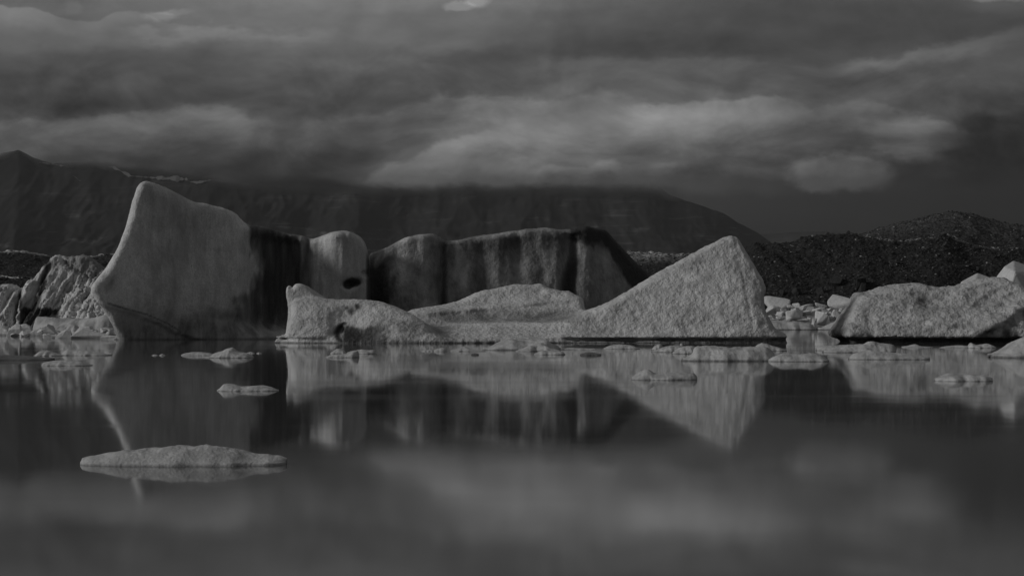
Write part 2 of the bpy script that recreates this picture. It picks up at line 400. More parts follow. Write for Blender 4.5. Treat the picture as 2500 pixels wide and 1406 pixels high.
# water
m, t, b = material('lagoon_water'); M['water'] = m
co = t.n.new('ShaderNodeTexCoord').outputs['Object']
b.inputs['Base Color'].default_value = (0.09, 0.09, 0.09, 1)
b.inputs['IOR'].default_value = 1.40
slick = t.noise(t.vm('MULTIPLY', co, (0.012, 0.09, 1)), 1.0, 4, 0.55)
rip = t.noise(t.vm('MULTIPLY', co, (0.06, 0.5, 1)), 1.0, 3, 0.5)
t.l.new(t.m('ADD', t.ramp(slick, 0.42, 0.68, 0.036, 0.058), t.ramp(rip, 0.50, 0.75, 0.0, 0.014)), b.inputs['Roughness'])
sw = t.noise(t.vm('MULTIPLY', co, (0.5, 0.16, 1)), 1.0, 3, 0.5)
bump(t, b, sw, 1.0, 0.0012)

# gravel
def gravel(name, base, scale):
    m, t, b = material(name)
    co = t.n.new('ShaderNodeTexCoord').outputs['Object']
    n1 = t.noise(co, 0.05, 5, 0.6); n2 = t.noise(co, 0.9, 6, 0.75); n3 = t.noise(co, 3.0, 3, 0.7)
    at = t.n.new('ShaderNodeAttribute'); at.attribute_name = 'pale'
    cell = t.voro(co, 1.6*scale, 'F1', out='Color'); sc_ = t.n.new('ShaderNodeSeparateColor'); t.l.new(cell, sc_.inputs[0])
    st_ = t.ramp(sc_.outputs[0], 0.93, 0.99, 0.0, 1.0)
    a = t.m('MULTIPLY', base, t.m('ADD', 1.0, t.m('ADD', off2(t, n1, 1.0), t.m('ADD', off2(t, n2, 2.4), off2(t, n3, 1.2)))))
    a = t.m('MAXIMUM', a, 0.008)
    a = t.m('ADD', a, t.m('MULTIPLY', st_, 0.06))
    a = t.m('ADD', a, t.m('MULTIPLY', at.outputs['Fac'], t.m('MULTIPLY', t.ramp(n2, 0.38, 0.55), 0.50)))
    t.l.new(t.grey(a), b.inputs['Base Color']); b.inputs['Roughness'].default_value = 0.9
    b.inputs['Specular IOR Level'].default_value = 0.2
    bump(t, b, t.m('ADD', n2, t.m('MULTIPLY', t.voro(co, 1.6*scale), 0.8)), 1.0, 0.5)
    return m
M['gravel'] = gravel('moraine_gravel', 0.034, 1.0)
# mountain rock
m, t, b = material('mountain_rock'); M['rock_far'] = m
co = t.n.new('ShaderNodeTexCoord').outputs['Object']
strat = t.noise(t.vm('MULTIPLY', co, (0.0035, 0.002, 0.05)), 1.0, 6, 0.7, 0.6)
patch = t.noise(t.vm('MULTIPLY', co, (0.004, 0.002, 0.006)), 1.0, 5, 0.6)
a = t.m('MULTIPLY', t.ramp(strat, 0.52, 0.62), t.ramp(patch, 0.47, 0.58))
lowz = t.n.new('ShaderNodeSeparateXYZ'); t.l.new(co, lowz.inputs[0])
a = t.m('MULTIPLY', a, t.ramp(lowz.outputs[2], 520.0, 120.0, 0.15, 1.0))
a = t.m('ADD', 0.026, t.m('ADD', t.m('MULTIPLY', a, 0.16), t.m('MULTIPLY', off2(t, patch, 0.05), 1.0)))
t.l.new(t.grey(t.m('MAXIMUM', a, 0.01)), b.inputs['Base Color']); b.inputs['Roughness'].default_value = 0.95
b.inputs['Specular IOR Level'].default_value = 0.1
at = t.n.new('ShaderNodeAttribute'); at.attribute_name = 'cloud'
cn = t.noise(t.vm('MULTIPLY', co, (1, 1, 1.6)), 0.0065, 5, 0.6)
t.l.new(t.ramp(t.m('ADD', at.outputs['Fac'], off2(t, cn, 1.6)), -0.9, 0.7, 1.0, 0.0), b.inputs['Alpha'])
m, t, b = material('old_snow'); M['snow'] = m
b.inputs['Base Color'].default_value = (0.15, 0.15, 0.15, 1); b.inputs['Roughness'].default_value = 0.9
# boulders
def rockm(name, base):
    m, t, b = material(name)
    co = t.n.new('ShaderNodeTexCoord').outputs['Object']
    n2 = t.noise(co, 2.0, 5, 0.7)
    t.l.new(t.grey(t.m('MULTIPLY', base, t.m('ADD', 1.0, off2(t, n2, 1.2)))), b.inputs['Base Color']); b.inputs['Roughness'].default_value = 0.85
    bump(t, b, n2, 1.0, 0.15); return m
M['boulder'] = rockm('dark_basalt', 0.03); M['stone_mid'] = rockm('grey_stone', 0.085); M['stone_pale'] = rockm('pale_stone', 0.42)

# ------------------------------------------------------------------ water and ground sheets
def sheet(name, x0, x1, y0, y1, z, mat, attrs=None):
    o = mesh_obj(name, [(x0, y0, z), (x1, y0, z), (x1, y1, z), (x0, y1, z)], [(0, 1, 2, 3)], mat, attrs, smooth=False)
    return tag(o, kind='structure')
sheet('water', -9000, 9000, -1500, 2500, 0.0, M['water'])
sheet('ground', -16000, 16000, -3000, 16000, -3.0, M['gravel'], {'pale': [0]*4})

# moraine: a land sheet from the far shore to the foot of the mountain
cols = np.concatenate([np.linspace(-9000, -620, 40), np.arange(-600, 3100, 3.0), np.linspace(3120, 11000, 40)])
SH = [(-9000, 380), (-400, 330), (0, 318), (300, 322), (900, 330), (1500, 322), (1850, 312), (2080, 310), (2500, 312), (3200, 335), (11000, 380)]
RG = [(-9000, 680), (-400, 660), (0, 674), (100, 678), (300, 690), (900, 700), (1500, 690), (1600, 668), (1650, 655), (1750, 630), (1850, 604), (1930, 597), (2000, 588), (2060, 579), (2110, 580), (2170, 590), (2260, 588), (2310, 583), (2350, 596), (2400, 606), (2500, 612), (2900, 640), (11000, 690)]
BK = [(-9000, 690), (-400, 640), (-100, 628), (0, 621), (60, 620), (110, 627), (180, 634), (240, 624), (290, 620), (500, 636), (1000, 640), (1400, 625), (1540, 616), (1600, 617), (1640, 621), (1700, 621), (1840, 601), (1860, 597), (1900, 603), (2000, 592), (2060, 582), (2100, 575), (2130, 566), (2200, 545), (2270, 532), (2300, 526), (2330, 521), (2370, 524), (2400, 532), (2450, 545), (2500, 557), (2700, 600), (11000, 700)]
ip = lambda T_, x: np.interp(x, [a for a, _ in T_], [b_ for _, b_ in T_])
DM, DB = 352.0, 430.0
yk = np.concatenate([np.linspace(0, 1, 90), 1+np.linspace(0.02, 1, 90), 2+np.linspace(0.02, 1, 26), 3+np.linspace(0.02, 1, 20)])
sh = ip(SH, cols); z1 = CAMZ+(HOR-ip(RG, cols))/F*DM; z2 = CAMZ+(HOR-ip(BK, cols))/F*DB
PXg, Tg = np.meshgrid(cols, yk, indexing='ij')
shg, z1g, z2g = sh[:, None], z1[:, None], z2[:, None]
t0_, t1_, t2_, t3_ = [np.clip(Tg-k, 0, 1) for k in range(4)]
Yg = (shg-5)+t0_*(DM-shg+5)+t1_*(DB-DM)+t2_*(900-DB)+t3_*5600
Xg = (PXg-1250)/F*Yg
zf = -1.2+(z1g+1.2)*np.sin(np.clip(t0_, 0, 1)*math.pi/2)**0.85
dip = np.minimum(z1g, z2g)*0.0
zb = z1g+(z2g-z1g)*ss(0.12, 1, t1_)-np.sin(t1_*math.pi)*1.0*(t1_ > 0)-0.9*ss(0, 0.12, t1_)*(1-ss(0.12, 0.9, t1_))
zc = z2g-(z2g-4)*ss(0, 1, t2_); zd = 4+10*t3_
Zg = np.where(Tg <= 1, zf, np.where(Tg <= 2, zb, np.where(Tg <= 3, zc, zd)))
amp = np.where(Tg <= 3, 0.3+0.7*np.sin(np.clip(t0_, 0, 1)*math.pi), 0.5)
crest = 1-0.85*np.exp(-((Tg-1)/0.10)**2)
gul = fbm(Xg*0.07+0.6*pnoise(Xg*0.05, Yg*0.05, 0, 8), Yg*0.012, 0, 3, 55, 0.5, 1)
Zg = Zg+crest*np.clip(t0_*3, 0, 1)*gul*np.where(Tg < 1.05, 1.1, 0.35)*(Tg < 2)+crest*(fbm(Xg*0.05, Yg*0.05, 0, 4, 5)*1.6*amp+fbm(Xg*0.45, Yg*0.3, 0, 3, 9)*0.34*(t3_ <= 0)+np.maximum(fbm(Xg*0.9, Yg*0.7, 3, 2, 19), 0.1)*0.5*(t3_ <= 0))
pale = ss(0.80, 0.90, Tg+0.05*pnoise(PXg*0.02, 0, 0, 4))*ss(1.1, 1.04, Tg)*1.3*(PXg > 1860)+ss(0.86, 0.92, Tg)*ss(1.1, 1.03, Tg)*(PXg < 600)*2.0+ss(1.9, 1.97, Tg)*(Tg < 2.06)*(PXg < 600)*1.2  # sunlit crest lines put into the gravel colour
pale += ss(1.6, 1.95, Tg)*(Tg < 2.1)*np.exp(-((PXg-1600)/90)**2)*1.4+0.5*np.exp(-((Tg-2.0)/0.03)**2)*(PXg < 600)+0.16*ss(1.3, 1.9, Tg)*(Tg < 2.05)*(PXg > 2000)
def grid_mesh(name, X, Y, Z, mat, attrs, **kw):
    a, b_ = X.shape; idx = np.arange(a*b_).reshape(a, b_)
    Q = np.stack([idx[:-1, :-1].ravel(), idx[1:, :-1].ravel(), idx[1:, 1:].ravel(), idx[:-1, 1:].ravel()], 1)
    return mesh_obj(name, np.stack([X.ravel(), Y.ravel(), Z.ravel()], 1), Q, mat, attrs, **kw)
tag(grid_mesh('moraine', Xg, Yg, Zg, M['gravel'], {'pale': pale}), kind='structure')

# ------------------------------------------------------------------ mountains
def mountain(name, crest, cover, d0, d1, px0, px1, step, seed, zfoot=20):
    pc = np.arange(px0, px1, step); tt = np.linspace(0, 1, 150)
    Pm, Tm = np.meshgrid(pc, tt, indexing='ij')
    Zc = CAMZ+(HOR-ip(crest, pc))/F*d1
    Zc = Zc+5*fbm(pc*0.02, 0, seed, 4, seed+20)
    Ym = d0+(d1-d0)*Tm
    Xm = (Pm-1250)/F*Ym
    prof = 0.42*Tm+0.58*Tm**2.2
    Zm = zfoot+(Zc[:, None]-zfoot)*prof
    rid = fbm(Xm*0.0016, Ym*0.0004, 0, 5, seed, 0.55, 1)
    env = np.sin(np.clip(Tm, 0, 1)*math.pi)**0.8
    Ym = Ym-rid*230*env*np.clip(Zc[:, None]/400, 0.1, 1)
    Zm = Zm+fbm(Xm*0.004, Ym*0.004, 0, 4, seed+4, 0.5)*16*env
    ter = Zm/42.0+fbm(Xm*0.0012, Ym*0.001, 0, 2, seed+8)*1.2          # rock strata: small benches
    Zm = Zm+env*1.8*np.sin(ter*2*math.pi)
    Xm = (Pm-1250)/F*Ym
    # far side drops away
    X2 = np.concatenate([Xm, Xm[:, -1:]*1.15], 1); Y2 = np.concatenate([Ym, Ym[:, -1:]+1600], 1); Z2 = np.concatenate([Zm, Zm[:, -1:]*0+zfoot], 1)
    py = HOR-(Z2-CAMZ)*F/d1
    cov = (ip(cover, np.concatenate([Pm, Pm[:, -1:]], 1))-py)/26.0     # > 0 : inside the cloud
    o = grid_mesh(name, X2, Y2, Z2, M['rock_far'], {'cloud': cov})
    return tag(o, kind='structure'), X2, Y2, Z2
CR = [(-900, 300), (-100, 395), (0, 374), (45, 366), (80, 384), (125, 400), (180, 396), (300, 392), (500, 400), (900, 420), (1400, 430), (1600, 452), (1640, 478), (1700, 498), (1740, 512), (1765, 520), (1800, 543), (1850, 568), (1885, 592), (1900, 600)]
CV = [(-900, 380), (-60, 396), (10, 380), (45, 362), (90, 390), (160, 402), (230, 404), (300, 414), (400, 424), (480, 438), (560, 458), (700, 470), (900, 474), (1300, 474), (1560, 474), (1640, 480), (1700, 478), (1760, 440), (1900, 400)]
mt, MX, MY, MZ = mountain('mountain', CR, CV, 6200, 8200, -900, 1904, 4, 31)
mr, *_ = mountain('distant_ridge', [(1500, 640), (1850, 572), (1900, 570), (1980, 565), (2080, 567), (2180, 562), (2400, 570), (2900, 600)], [(1500, 300), (2900, 300)], 11000, 12500, 1500, 2900, 8, 77, 10)
# snow patches: thin sheets lying on the rock
def snow(pts, r, depth=3.0, label=None):
    """pts: polyline in photograph pixels, r: half width; picks mountain faces under it and lifts them"""
    PXm = 1250+MX/MY*F; PYm = HOR-(MZ-CAMZ)/MY*F
    pl = np.array(pts, float); d = np.full(PXm.shape, 1e9)
    for i in range(len(pl)-1):
        a_, b_ = pl[i], pl[i+1]; e = b_-a_
        t_ = np.clip(((PXm-a_[0])*e[0]+(PYm-a_[1])*e[1])/(e@e), 0, 1)
        d = np.minimum(d, np.hypot(PXm-a_[0]-e[0]*t_, PYm-a_[1]-e[1]*t_))
    return d/r
def snow_patch(pts, r):
    # built on its own finer grid by interpolating the rock surface
    pl = np.array(pts, float); x0, x1 = pl[:, 0].min()-r*2, pl[:, 0].max()+r*2
    PXm = 1250+MX/MY*F; PYm = HOR-(MZ-CAMZ)/MY*F
    us = np.arange(x0, x1, 0.8); ci = np.clip(np.round((us+900)/4).astype(int), 0, MX.shape[0]-2)
    nv = 14; rows = []
    for u, c in zip(us, ci):
        col = slice(40, 151); py = PYm[c, col]; oky = np.argsort(-py)
        yy = np.interp(u, pl[:, 0], pl[:, 1]); wv = r*max(0.12, 0.30+1.5*float(pnoise(u*0.045, 3.3, r, 5))+0.9*float(pnoise(u*0.16, 1.3, r, 8)))
        wv *= min(1, (u-x0)/(2*r))*min(1, (x1-u)/(2*r))+0.02
        up = yy-wv*(0.8+0.6*float(pnoise(u*0.09, 9.1, 0, 3))); lo = yy+wv*0.7
        vs = np.linspace(lo, up, nv); rows.append([(u, v, np.interp(-v, -py[oky], MY[c, col][oky])-14) for v in vs])
    R = np.array(rows); Yp = R[..., 2]; Xp = (R[..., 0]-1250)/F*Yp; Zp = CAMZ+(HOR-R[..., 1])/F*Yp
    # thickness: a back sheet 8 m deeper
    o = grid_mesh('snow_patch', Xp, Yp, Zp, M['snow'], {}); o.parent = mt
    return o
snow_patch([(100, 397), (120, 400), (135, 402), (150, 405)], 3.2)
snow_patch([(150, 405), (165, 407)], 1.4)
snow_patch([(168, 420), (173, 423)], 1.4)
snow_patch([(179, 429), (186, 434), (193, 441)], 3.0)
snow_patch([(233, 484), (238, 488)], 1.2)
snow_patch([(274, 408), (290, 415), (305, 424), (320, 430), (345, 432), (370, 434), (400, 436), (420, 436), (440, 438), (455, 438)], 6.5)
snow_patch([(452, 438), (465, 444), (480, 446), (495, 444), (512, 440)], 5.0)

# ------------------------------------------------------------------ the tall leaning berg, left
yc = lambda p: np.interp(p, [200, 420, 600, 740, 910], [152.5, 156.0, 160.5, 162.5, 163.5])
g = Grid(-34.5, -10.3, 146.5, 167.5, -1.2, 12.9, 0.13)
def pxa(x, d=157.0): return 1250+x/d*F
def pya(z, d=157.0): return HOR-(z-CAMZ)*F/d
out1 = [(296, 860), (291, 829), (283, 800), (266, 768), (246, 732), (236, 712), (238, 698), (252, 680), (275, 648), (300, 600), (318, 545), (330, 496), (341, 463), (352, 449), (364, 445), (382, 450), (410, 461), (445, 478), (480, 496), (508, 499), (530, 505), (556, 512), (577, 523), (592, 542), (598, 572), (602, 640), (606, 700), (612, 780), (640, 829), (640, 860)]
def half1(x, z):
    return 1.5+1.7*ss(11.5, 2.5, z)+0*x
def rel1(x, z):
    px, py = pxa(x), pya(z)
    crack = np.interp(px, [240, 300, 360, 410, 440, 700], [728, 752, 768, 790, 812, 900])
    under = ss(-3, 5, py-crack)
    r_ = -0.30*under*ss(450, 300, px)-0.25*under
    r_ = r_+1.5*ss(440, 600, px)*ss(770, 835, py)
    r_ = r_-0.55*np.exp(-((px-478)/60)**2)*ss(500, 640, py)            # shallow central hollow
    r_ = r_+0.3*fbm(x*0.4, 0, z*0.15, 3, 3)
    return r_
f = slab(g, out1, yc, half1, 0.75, 1.3, lean=lambda x, z: -0.12*(z-4)+0.5*ss(3, 0, z), relief=rel1)
out2 = [(560, 860), (560, 580), (590, 553), (615, 552), (640, 554), (665, 560), (700, 570), (735, 576), (768, 585), (790, 577), (815, 570), (848, 567), (872, 574), (888, 592), (897, 625), (901, 670), (903, 720), (906, 829), (906, 860)]
def rel2(x, z):
    px, py = pxa(x, 162), pya(z, 162)
    r_ = -1.7*np.exp(-((px-690)/62)**2)*ss(560, 600, py)+1.6*np.exp(-((px-838)/48)**2)+0.35*np.exp(-((px-738)/9)**2)-0.25*np.exp(-((px-755)/9)**2)
    r_ = r_+0.45*fbm(x*0.9, 0, z*0.12, 3, 13)
    r_ = r_+2.4*ss(765, 835, py)*ss(575, 680, px)*ss(800, 740, px)
    return r_
f2 = slab(g, out2, lambda p: yc(p)+0.3, 2.2, 0.5, 1.2, relief=rel2)
f = smin(f, f2, 0.8)
# hole in the knob, and the notch beside it
cx, cz = PT(860, 690, 160.0); f = smax(f, -ell(g, (cx, 160.2, cz), (0.68, 1.9, 0.34)), 0.18); cx, cz = PT(848, 697, 160.0); f = smax(f, -ell(g, (cx, 160.1, cz), (0.38, 1.7, 0.32)), 0.15)
cx, cz = PT(886, 697, 159.7); f = smax(f, -ell(g, (cx, 159.2, cz), (0.5, 1.2, 0.3)), 0.1)
cx, cz = PT(893, 668, 161); f = smax(f, -ell(g, (cx, 161.3, cz), (0.40, 2.4, 0.28)), 0.1)
def dispA(V, N):
    x, y, z = V.T
    return 0.05*fbm(x*1.1, y*1.1, z*0.8, 3, 21)+0.02*fbm(x*4, y*4, z*3, 2, 25, 0.5, 1)-0.0
def dirt_shadeA(V, N):
    x, y, z = V.T; px = 1250+x/y*F; py = HOR-(z-CAMZ)*F/y
    s1 = fbm(x*1.5, 0, z*0.12, 4, 33); s2 = fbm(x*0.7, y, z*0.4, 3, 35)
    bx = np.interp(py, [540, 600, 660, 700, 730, 800], [610, 614, 632, 612, 580, 576])
    wall = ss(bx-26, bx+22, px+34*s2)*ss(785, 725, px+26*s1)
    d = 0.92*wall*(0.78+0.5*s1)*ss(815, 775, py+14*s2)  # wall between slab and knob made darker
    d = d-0.35*np.exp(-((px-738)/7)**2)*ss(690, 600, py)-0.22*np.exp(-((px-600)/22)**2)
    d = np.maximum(d, 0.62*ss(565, 650, px)*ss(770, 700, px)*ss(690, 750, py+20*s2)*ss(815, 770, py+20*s2))
    d = np.maximum(d, 0.35*ss(440, 560, px)*ss(745, 775, py)*ss(800, 770, py)*ss(740, 690, px))
    d = np.maximum(d, ss(774, 782, px)*ss(903, 898, px)*0.10)
    d = np.maximum(d, 0.9*ss(890, 900, px)*ss(600, 640, py))
    d = np.maximum(d, (0.24+0.2*s2)*ss(735, 800, py)*ss(240, 300, px)*ss(720, 600, px))  # undercut base: its shade put into the colour
    d = np.maximum(d, (0.34+0.3*s2)*ss(815, 829, py))
    d = np.maximum(d, 0.20*ss(262, 300, px)*ss(745, 790, py)*ss(600, 560, px))
    d = np.maximum(d, 0.16*np.exp(-((px-430)/60)**2-((py-560)/110)**2)+0.12*s1*ss(500, 560, py))
    crack = np.interp(px, [240, 300, 360, 410, 440, 452], [733, 752, 768, 790, 808, 830])
    d = np.maximum(d, 0.55*np.exp(-((py-crack)/2.2)**2)*(px < 446)*(px > 262))  # shade of the crack drawn as a dark line in the colour
    d = np.maximum(d, 0.5*np.exp(-(((px-272)+(py-690)*0.55)/9)**2-((py-690)/22)**2)*(0.6+s1))
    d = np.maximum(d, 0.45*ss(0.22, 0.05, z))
    d = np.maximum(d, 0.5*ss(1.25, 0.5, np.hypot((px-858)/22, (py-689+0.15*(px-858))/12)+0.5*s1))  # shade inside the knob's hole painted dark
    return np.clip(d+0.02+0.12*s2+0.06*fbm(x*2.2, y, z*0.6, 3, 37), 0, 1)
tag(berg('iceberg', g, f, dispA, dirt_shadeA, M['ice_tall']), 'tallest iceberg, smooth leaning slab at left with dark wall and holed knob', 'iceberg')

# ------------------------------------------------------------------ rear wall berg
ycB = lambda p: np.interp(p, [880, 1100, 1400, 1620], [166.5, 169.5, 172.5, 176.0])
g = Grid(-13.8, 14.2, 162.5, 182, -1.2, 9.9, 0.13)
outB = [(880, 860), (888, 700), (894, 640), (904, 618), (925, 611), (957, 598), (985, 583), (1020, 574), (1052, 572), (1070, 577), (1088, 588), (1130, 584), (1180, 573), (1220, 570), (1268, 561), (1330, 556), (1380, 561), (1398, 558), (1428, 551), (1455, 556), (1480, 562), (1500, 584), (1525, 612), (1550, 640), (1578, 664), (1600, 690), (1640, 760), (1660, 829), (1660, 860)]
def relB(x, z):
    px, py = pxa(x, 170), pya(z, 170)
    r_ = -1.4*ss(970, 915, px)-0.9*np.exp(-((px-1080)/10)**2)-1.0*np.exp(-((px-(1394-6*ss(640, 700, py)))/17)**2)*ss(560, 590, py)
    r_ = r_+0.7*np.exp(-((px-1030)/38)**2)-1.1*ss(1440, 1600, px)+0.20*fbm(x*0.7, 0, z*0.2, 4, 43)
    r_ = r_-0.35*np.exp(-((px-1175)/24)**2)-0.35*np.exp(-((px-1265)/16)**2)
    return r_
f = slab(g, outB, ycB, lambda x, z: 1.2+2.2*ss(9.5, 3, z), 0.45, 1.0, lean=lambda x, z: 0.12*(z-4), relief=relB)
cx, cz = PT(1172, 656, 167); f = smax(f, -ell(g, (cx, 166.3, cz), (0.55, 1.0, 0.07)), 0.05)
def dispB(V, N):
    x, y, z = V.T
    return 0.07*fbm(x*1.2, y*1.2, z*0.6, 3, 51)+0.035*fbm(x*4, y*4, z*2, 2, 55, 0.5, 1)
def ash_darkB(V, N):  # ash streaks and black cap, plus darker recess, crease and groove
    x, y, z = V.T; px = 1250+x/y*F; py = HOR-(z-CAMZ)*F/y
    s1 = 0.75*fbm(x*0.8+0.25*pnoise(x, z, 0, 3), 0, z*0.16, 3, 63, 0.5)+0.25*fbm(x*2.5, 0, z*0.8, 3, 66); s2 = fbm(x*0.6, 0, z*0.5, 3, 65)
    top = np.interp(px, [900, 985, 1050, 1090, 1180, 1330, 1390, 1430, 1480, 1600], [618, 583, 572, 588, 573, 556, 560, 551, 562, 690])
    below = py-top
    d = 0.22+(0.12+0.30*ss(150, 20, below))*s1+0.30*s2
    d = np.maximum(d, 0.95*ss(968, 925, px+30*s1))
    d = np.maximum(d, 0.55*np.exp(-((px-1084)/11)**2))
    d = np.maximum(d, (0.62+0.5*s1)*ss(1110, 1180, px)*ss(1340, 1270, px)*ss(95, 25, below+50*s1+30*s2)*ss(6, 20, below))
    d = np.maximum(d, (0.5+0.6*s1)*ss(1310, 1330, px)*ss(1400, 1370, px)*ss(60, 30, below+50*s1)*ss(10, 25, below))
    d = np.maximum(d, (0.5+0.4*ss(610, 670, py))*np.exp(-((px-(1398-10*ss(620, 700, py)+8*s2))/(11+7*ss(620, 680, py)))**2)*ss(4, 20, below))
    d = np.maximum(d, (0.30+0.3*s1)*ss(1410, 1440, px))
    cap = np.interp(px, [1385, 1400, 1440, 1480, 1510, 1545, 1572, 1600], [566, 588, 597, 612, 650, 700, 745, 800])
    d = np.maximum(d, 1.0*ss(1380, 1404, px)*ss(16, -12, py-cap-24*s1-10*s2))
    d = d-0.30*np.exp(-(((px-985)-(py-600)*-0.05)/14)**2)*ss(760, 620, py)-0.12*np.exp(-((px-1040)/30)**2)-0.15*ss(1410, 1440, px)*ss(cap, cap+20, py)
    d = np.where(below < 7, d*np.where(px < 1384, 0.7, 1), d)
    return np.clip(d+0.08, 0, 1)
tag(berg('iceberg', g, f, dispB, ash_darkB, M['ice_rear']), 'long rear iceberg wall with vertical ash streaks and a black cap at its right', 'iceberg')

# ------------------------------------------------------------------ front berg: horned lump, saddle, hump and pointed peak
g = Grid(-16.2, 19.0, 131.0, 149.5, -1.0, 7.7, 0.10, 0.12)
# pointed peak on the right
ycP = lambda p: np.interp(p, [1000, 1500, 1900], [139.5, 138.6, 137.8])
outP = [(980, 870), (1000, 828), (1150, 815), (1280, 800), (1380, 778), (1425, 762), (1480, 741), (1540, 707), (1600, 670), (1660, 636), (1715, 605), (1760, 582), (1782, 572), (1797, 570), (1812, 577), (1830, 605), (1848, 640), (1862, 668), (1871, 690), (1872, 708), (1866, 730), (1866, 752), (1874, 778), (1886, 800), (1899, 818), (1899, 840), (1899, 870)]
def leanP(x, z):
    px = pxa(x, 138)
    return 0.38*z-0.2
f = slab(g, outP, ycP, lambda x, z: 0.75+2.2*ss(7, 0.5, z), 0.42, 1.2, lean=leanP,
    relief=lambda x, z: 0.16*fbm(x*0.5, 0, z*0.5, 3, 71)+0.0*x-0.55*ss(1812, 1885, pxa(x, 138)-(pya(z, 138)-700)*0.12)-0.10*np.exp(-((pxa(x, 138)-(1806+(pya(z, 138)-600)*0.11))/4)**2))
# low shelf in front and saddle: a height field
pxS = pxa(g.x2[:, 0], 137)[:, None]; yy = g.y[None, :]
yfront = np.interp(pxS, [690, 740, 900, 1040, 1200, 1500, 1900], [135.0, 133.6, 133.0, 132.8, 133.4, 134.4, 135.2])
yback = np.interp(pxS, [690, 1000, 1300, 1500, 1900], [141, 146, 147, 146, 143])
t_ = (yy-yfront)/(yback-yfront)
ht = np.interp(pxS, [690, 760, 900, 1000, 1060, 1100, 1200, 1300, 1400, 1500, 1700, 1900], [0.2, 0.3, 1.2, 1.15, 0.9, 1.0, 1.2, 1.3, 1.4, 1.2, .9, .5])
Hs = ht*ss(0, 0.5, t_)**0.8*ss(1.02, 0.8, t_)+0.34*ss(-0.02, 0.03, t_)*ss(1.04, 0.98, t_)-0.12*np.exp(-((t_-0.55)/0.12)**2)
Hs = Hs+0.12*fbm(g.x[:, None]*0.5, yy*0.5, 0, 3, 81)
Hs = np.where((t_ < 0) | (t_ > 1.02), -1.5, Hs)
fs = (g.Z-Hs[:, :, None])*0.8; fs = np.maximum(fs, np.maximum(yfront[:, :, None]-g.Y, g.Y-yback[:, :, None]-0.3)).astype(np.float32)
f = smin(f, fs, 0.5)
# middle hump
ycH = lambda p: 143.2
outH = [(940, 870), (960, 800), (1000, 760), (1045, 750), (1090, 743), (1120, 735), (1160, 715), (1200, 704), (1240, 696), (1262, 692), (1300, 694), (1318, 691), (1342, 702), (1368, 709), (1392, 711), (1408, 719), (1423, 732), (1426, 752), (1450, 780), (1480, 870)]
f = smin(f, slab(g, outH, ycH, lambda x, z: 0.6+3.4*ss(4.2, 0.6, z), 0.35, 1.0, lean=lambda x, z: 0.3*(z-1), relief=lambda x, z: 0.3*fbm(x*0.4, 0, z*0.8, 3, 83)+0.35*np.exp(-((pya(z, 143)-(760-0.10*(pxa(x, 143)-1100)))/6)**2)), 0.35)
# left lump, with the horn behind
ycL = lambda p: np.interp(p, [700, 850, 1090], [136.2, 136.4, 135.6])
outL = [(742, 870), (738, 845), (724, 832), (709, 818), (706, 800), (712, 772), (709, 752), (712, 738), (730, 731), (760, 728), (800, 730), (850, 731), (886, 731), (930, 737), (965, 748), (1000, 764), (1035, 786), (1065, 808), (1090, 830), (1100, 870)]
def relL(x, z):
    px, py = pxa(x, 136), pya(z, 136)
    r_ = 0.5*np.exp(-((px-770)/50)**2)*ss(730, 760, py)-0.22*np.exp(-((px-842)/24)**2)*ss(740, 775, py)
    r_ = r_+0.55*np.exp(-((px-945)/75)**2-((py-(795+0.25*(px-945)))/26)**2)                    # belly
    return r_+0.15*fbm(x*0.8, 0, z*0.8, 3, 91)
fl = slab(g, outL, ycL, lambda x, z: 1.1+1.0*ss(2.6, 0.6, z), 0.5, 1.0, lean=lambda x, z: 0.35*(z-1.2), relief=relL)
outN = [(705, 820), (706, 770), (703, 735), (700, 712), (703, 700), (709, 698), (714, 704), (722, 695), (732, 692), (745, 696), (765, 708), (785, 722), (805, 734), (840, 745), (850, 820)]
fn = slab(g, outN, lambda p: 138.4, 1.0, 0.28, 0.7)
fl = smin(fl, fn, 0.3)
for (px, py, d, r) in ((874, 747, 134.9, (0.26, 0.8, 0.32)), (857, 758, 134.6, (0.34, 0.7, 0.26)), (845, 753, 134.7, (0.3, 0.5, 0.3)), (831, 808, 133.9, (0.24, 1.1, 0.48)), (846, 800, 133.6, (0.42, 0.9, 0.26)), (880, 815, 133.3, (0.95, 0.75, 0.34)), (925, 822, 132.9, (1.1, 0.6, 0.26))):
    cx, cz = PT(px, py, d); fl = smax(fl, -ell(g, (cx, d, cz), r), 0.14)
f = smin(f, fl, 0.35)
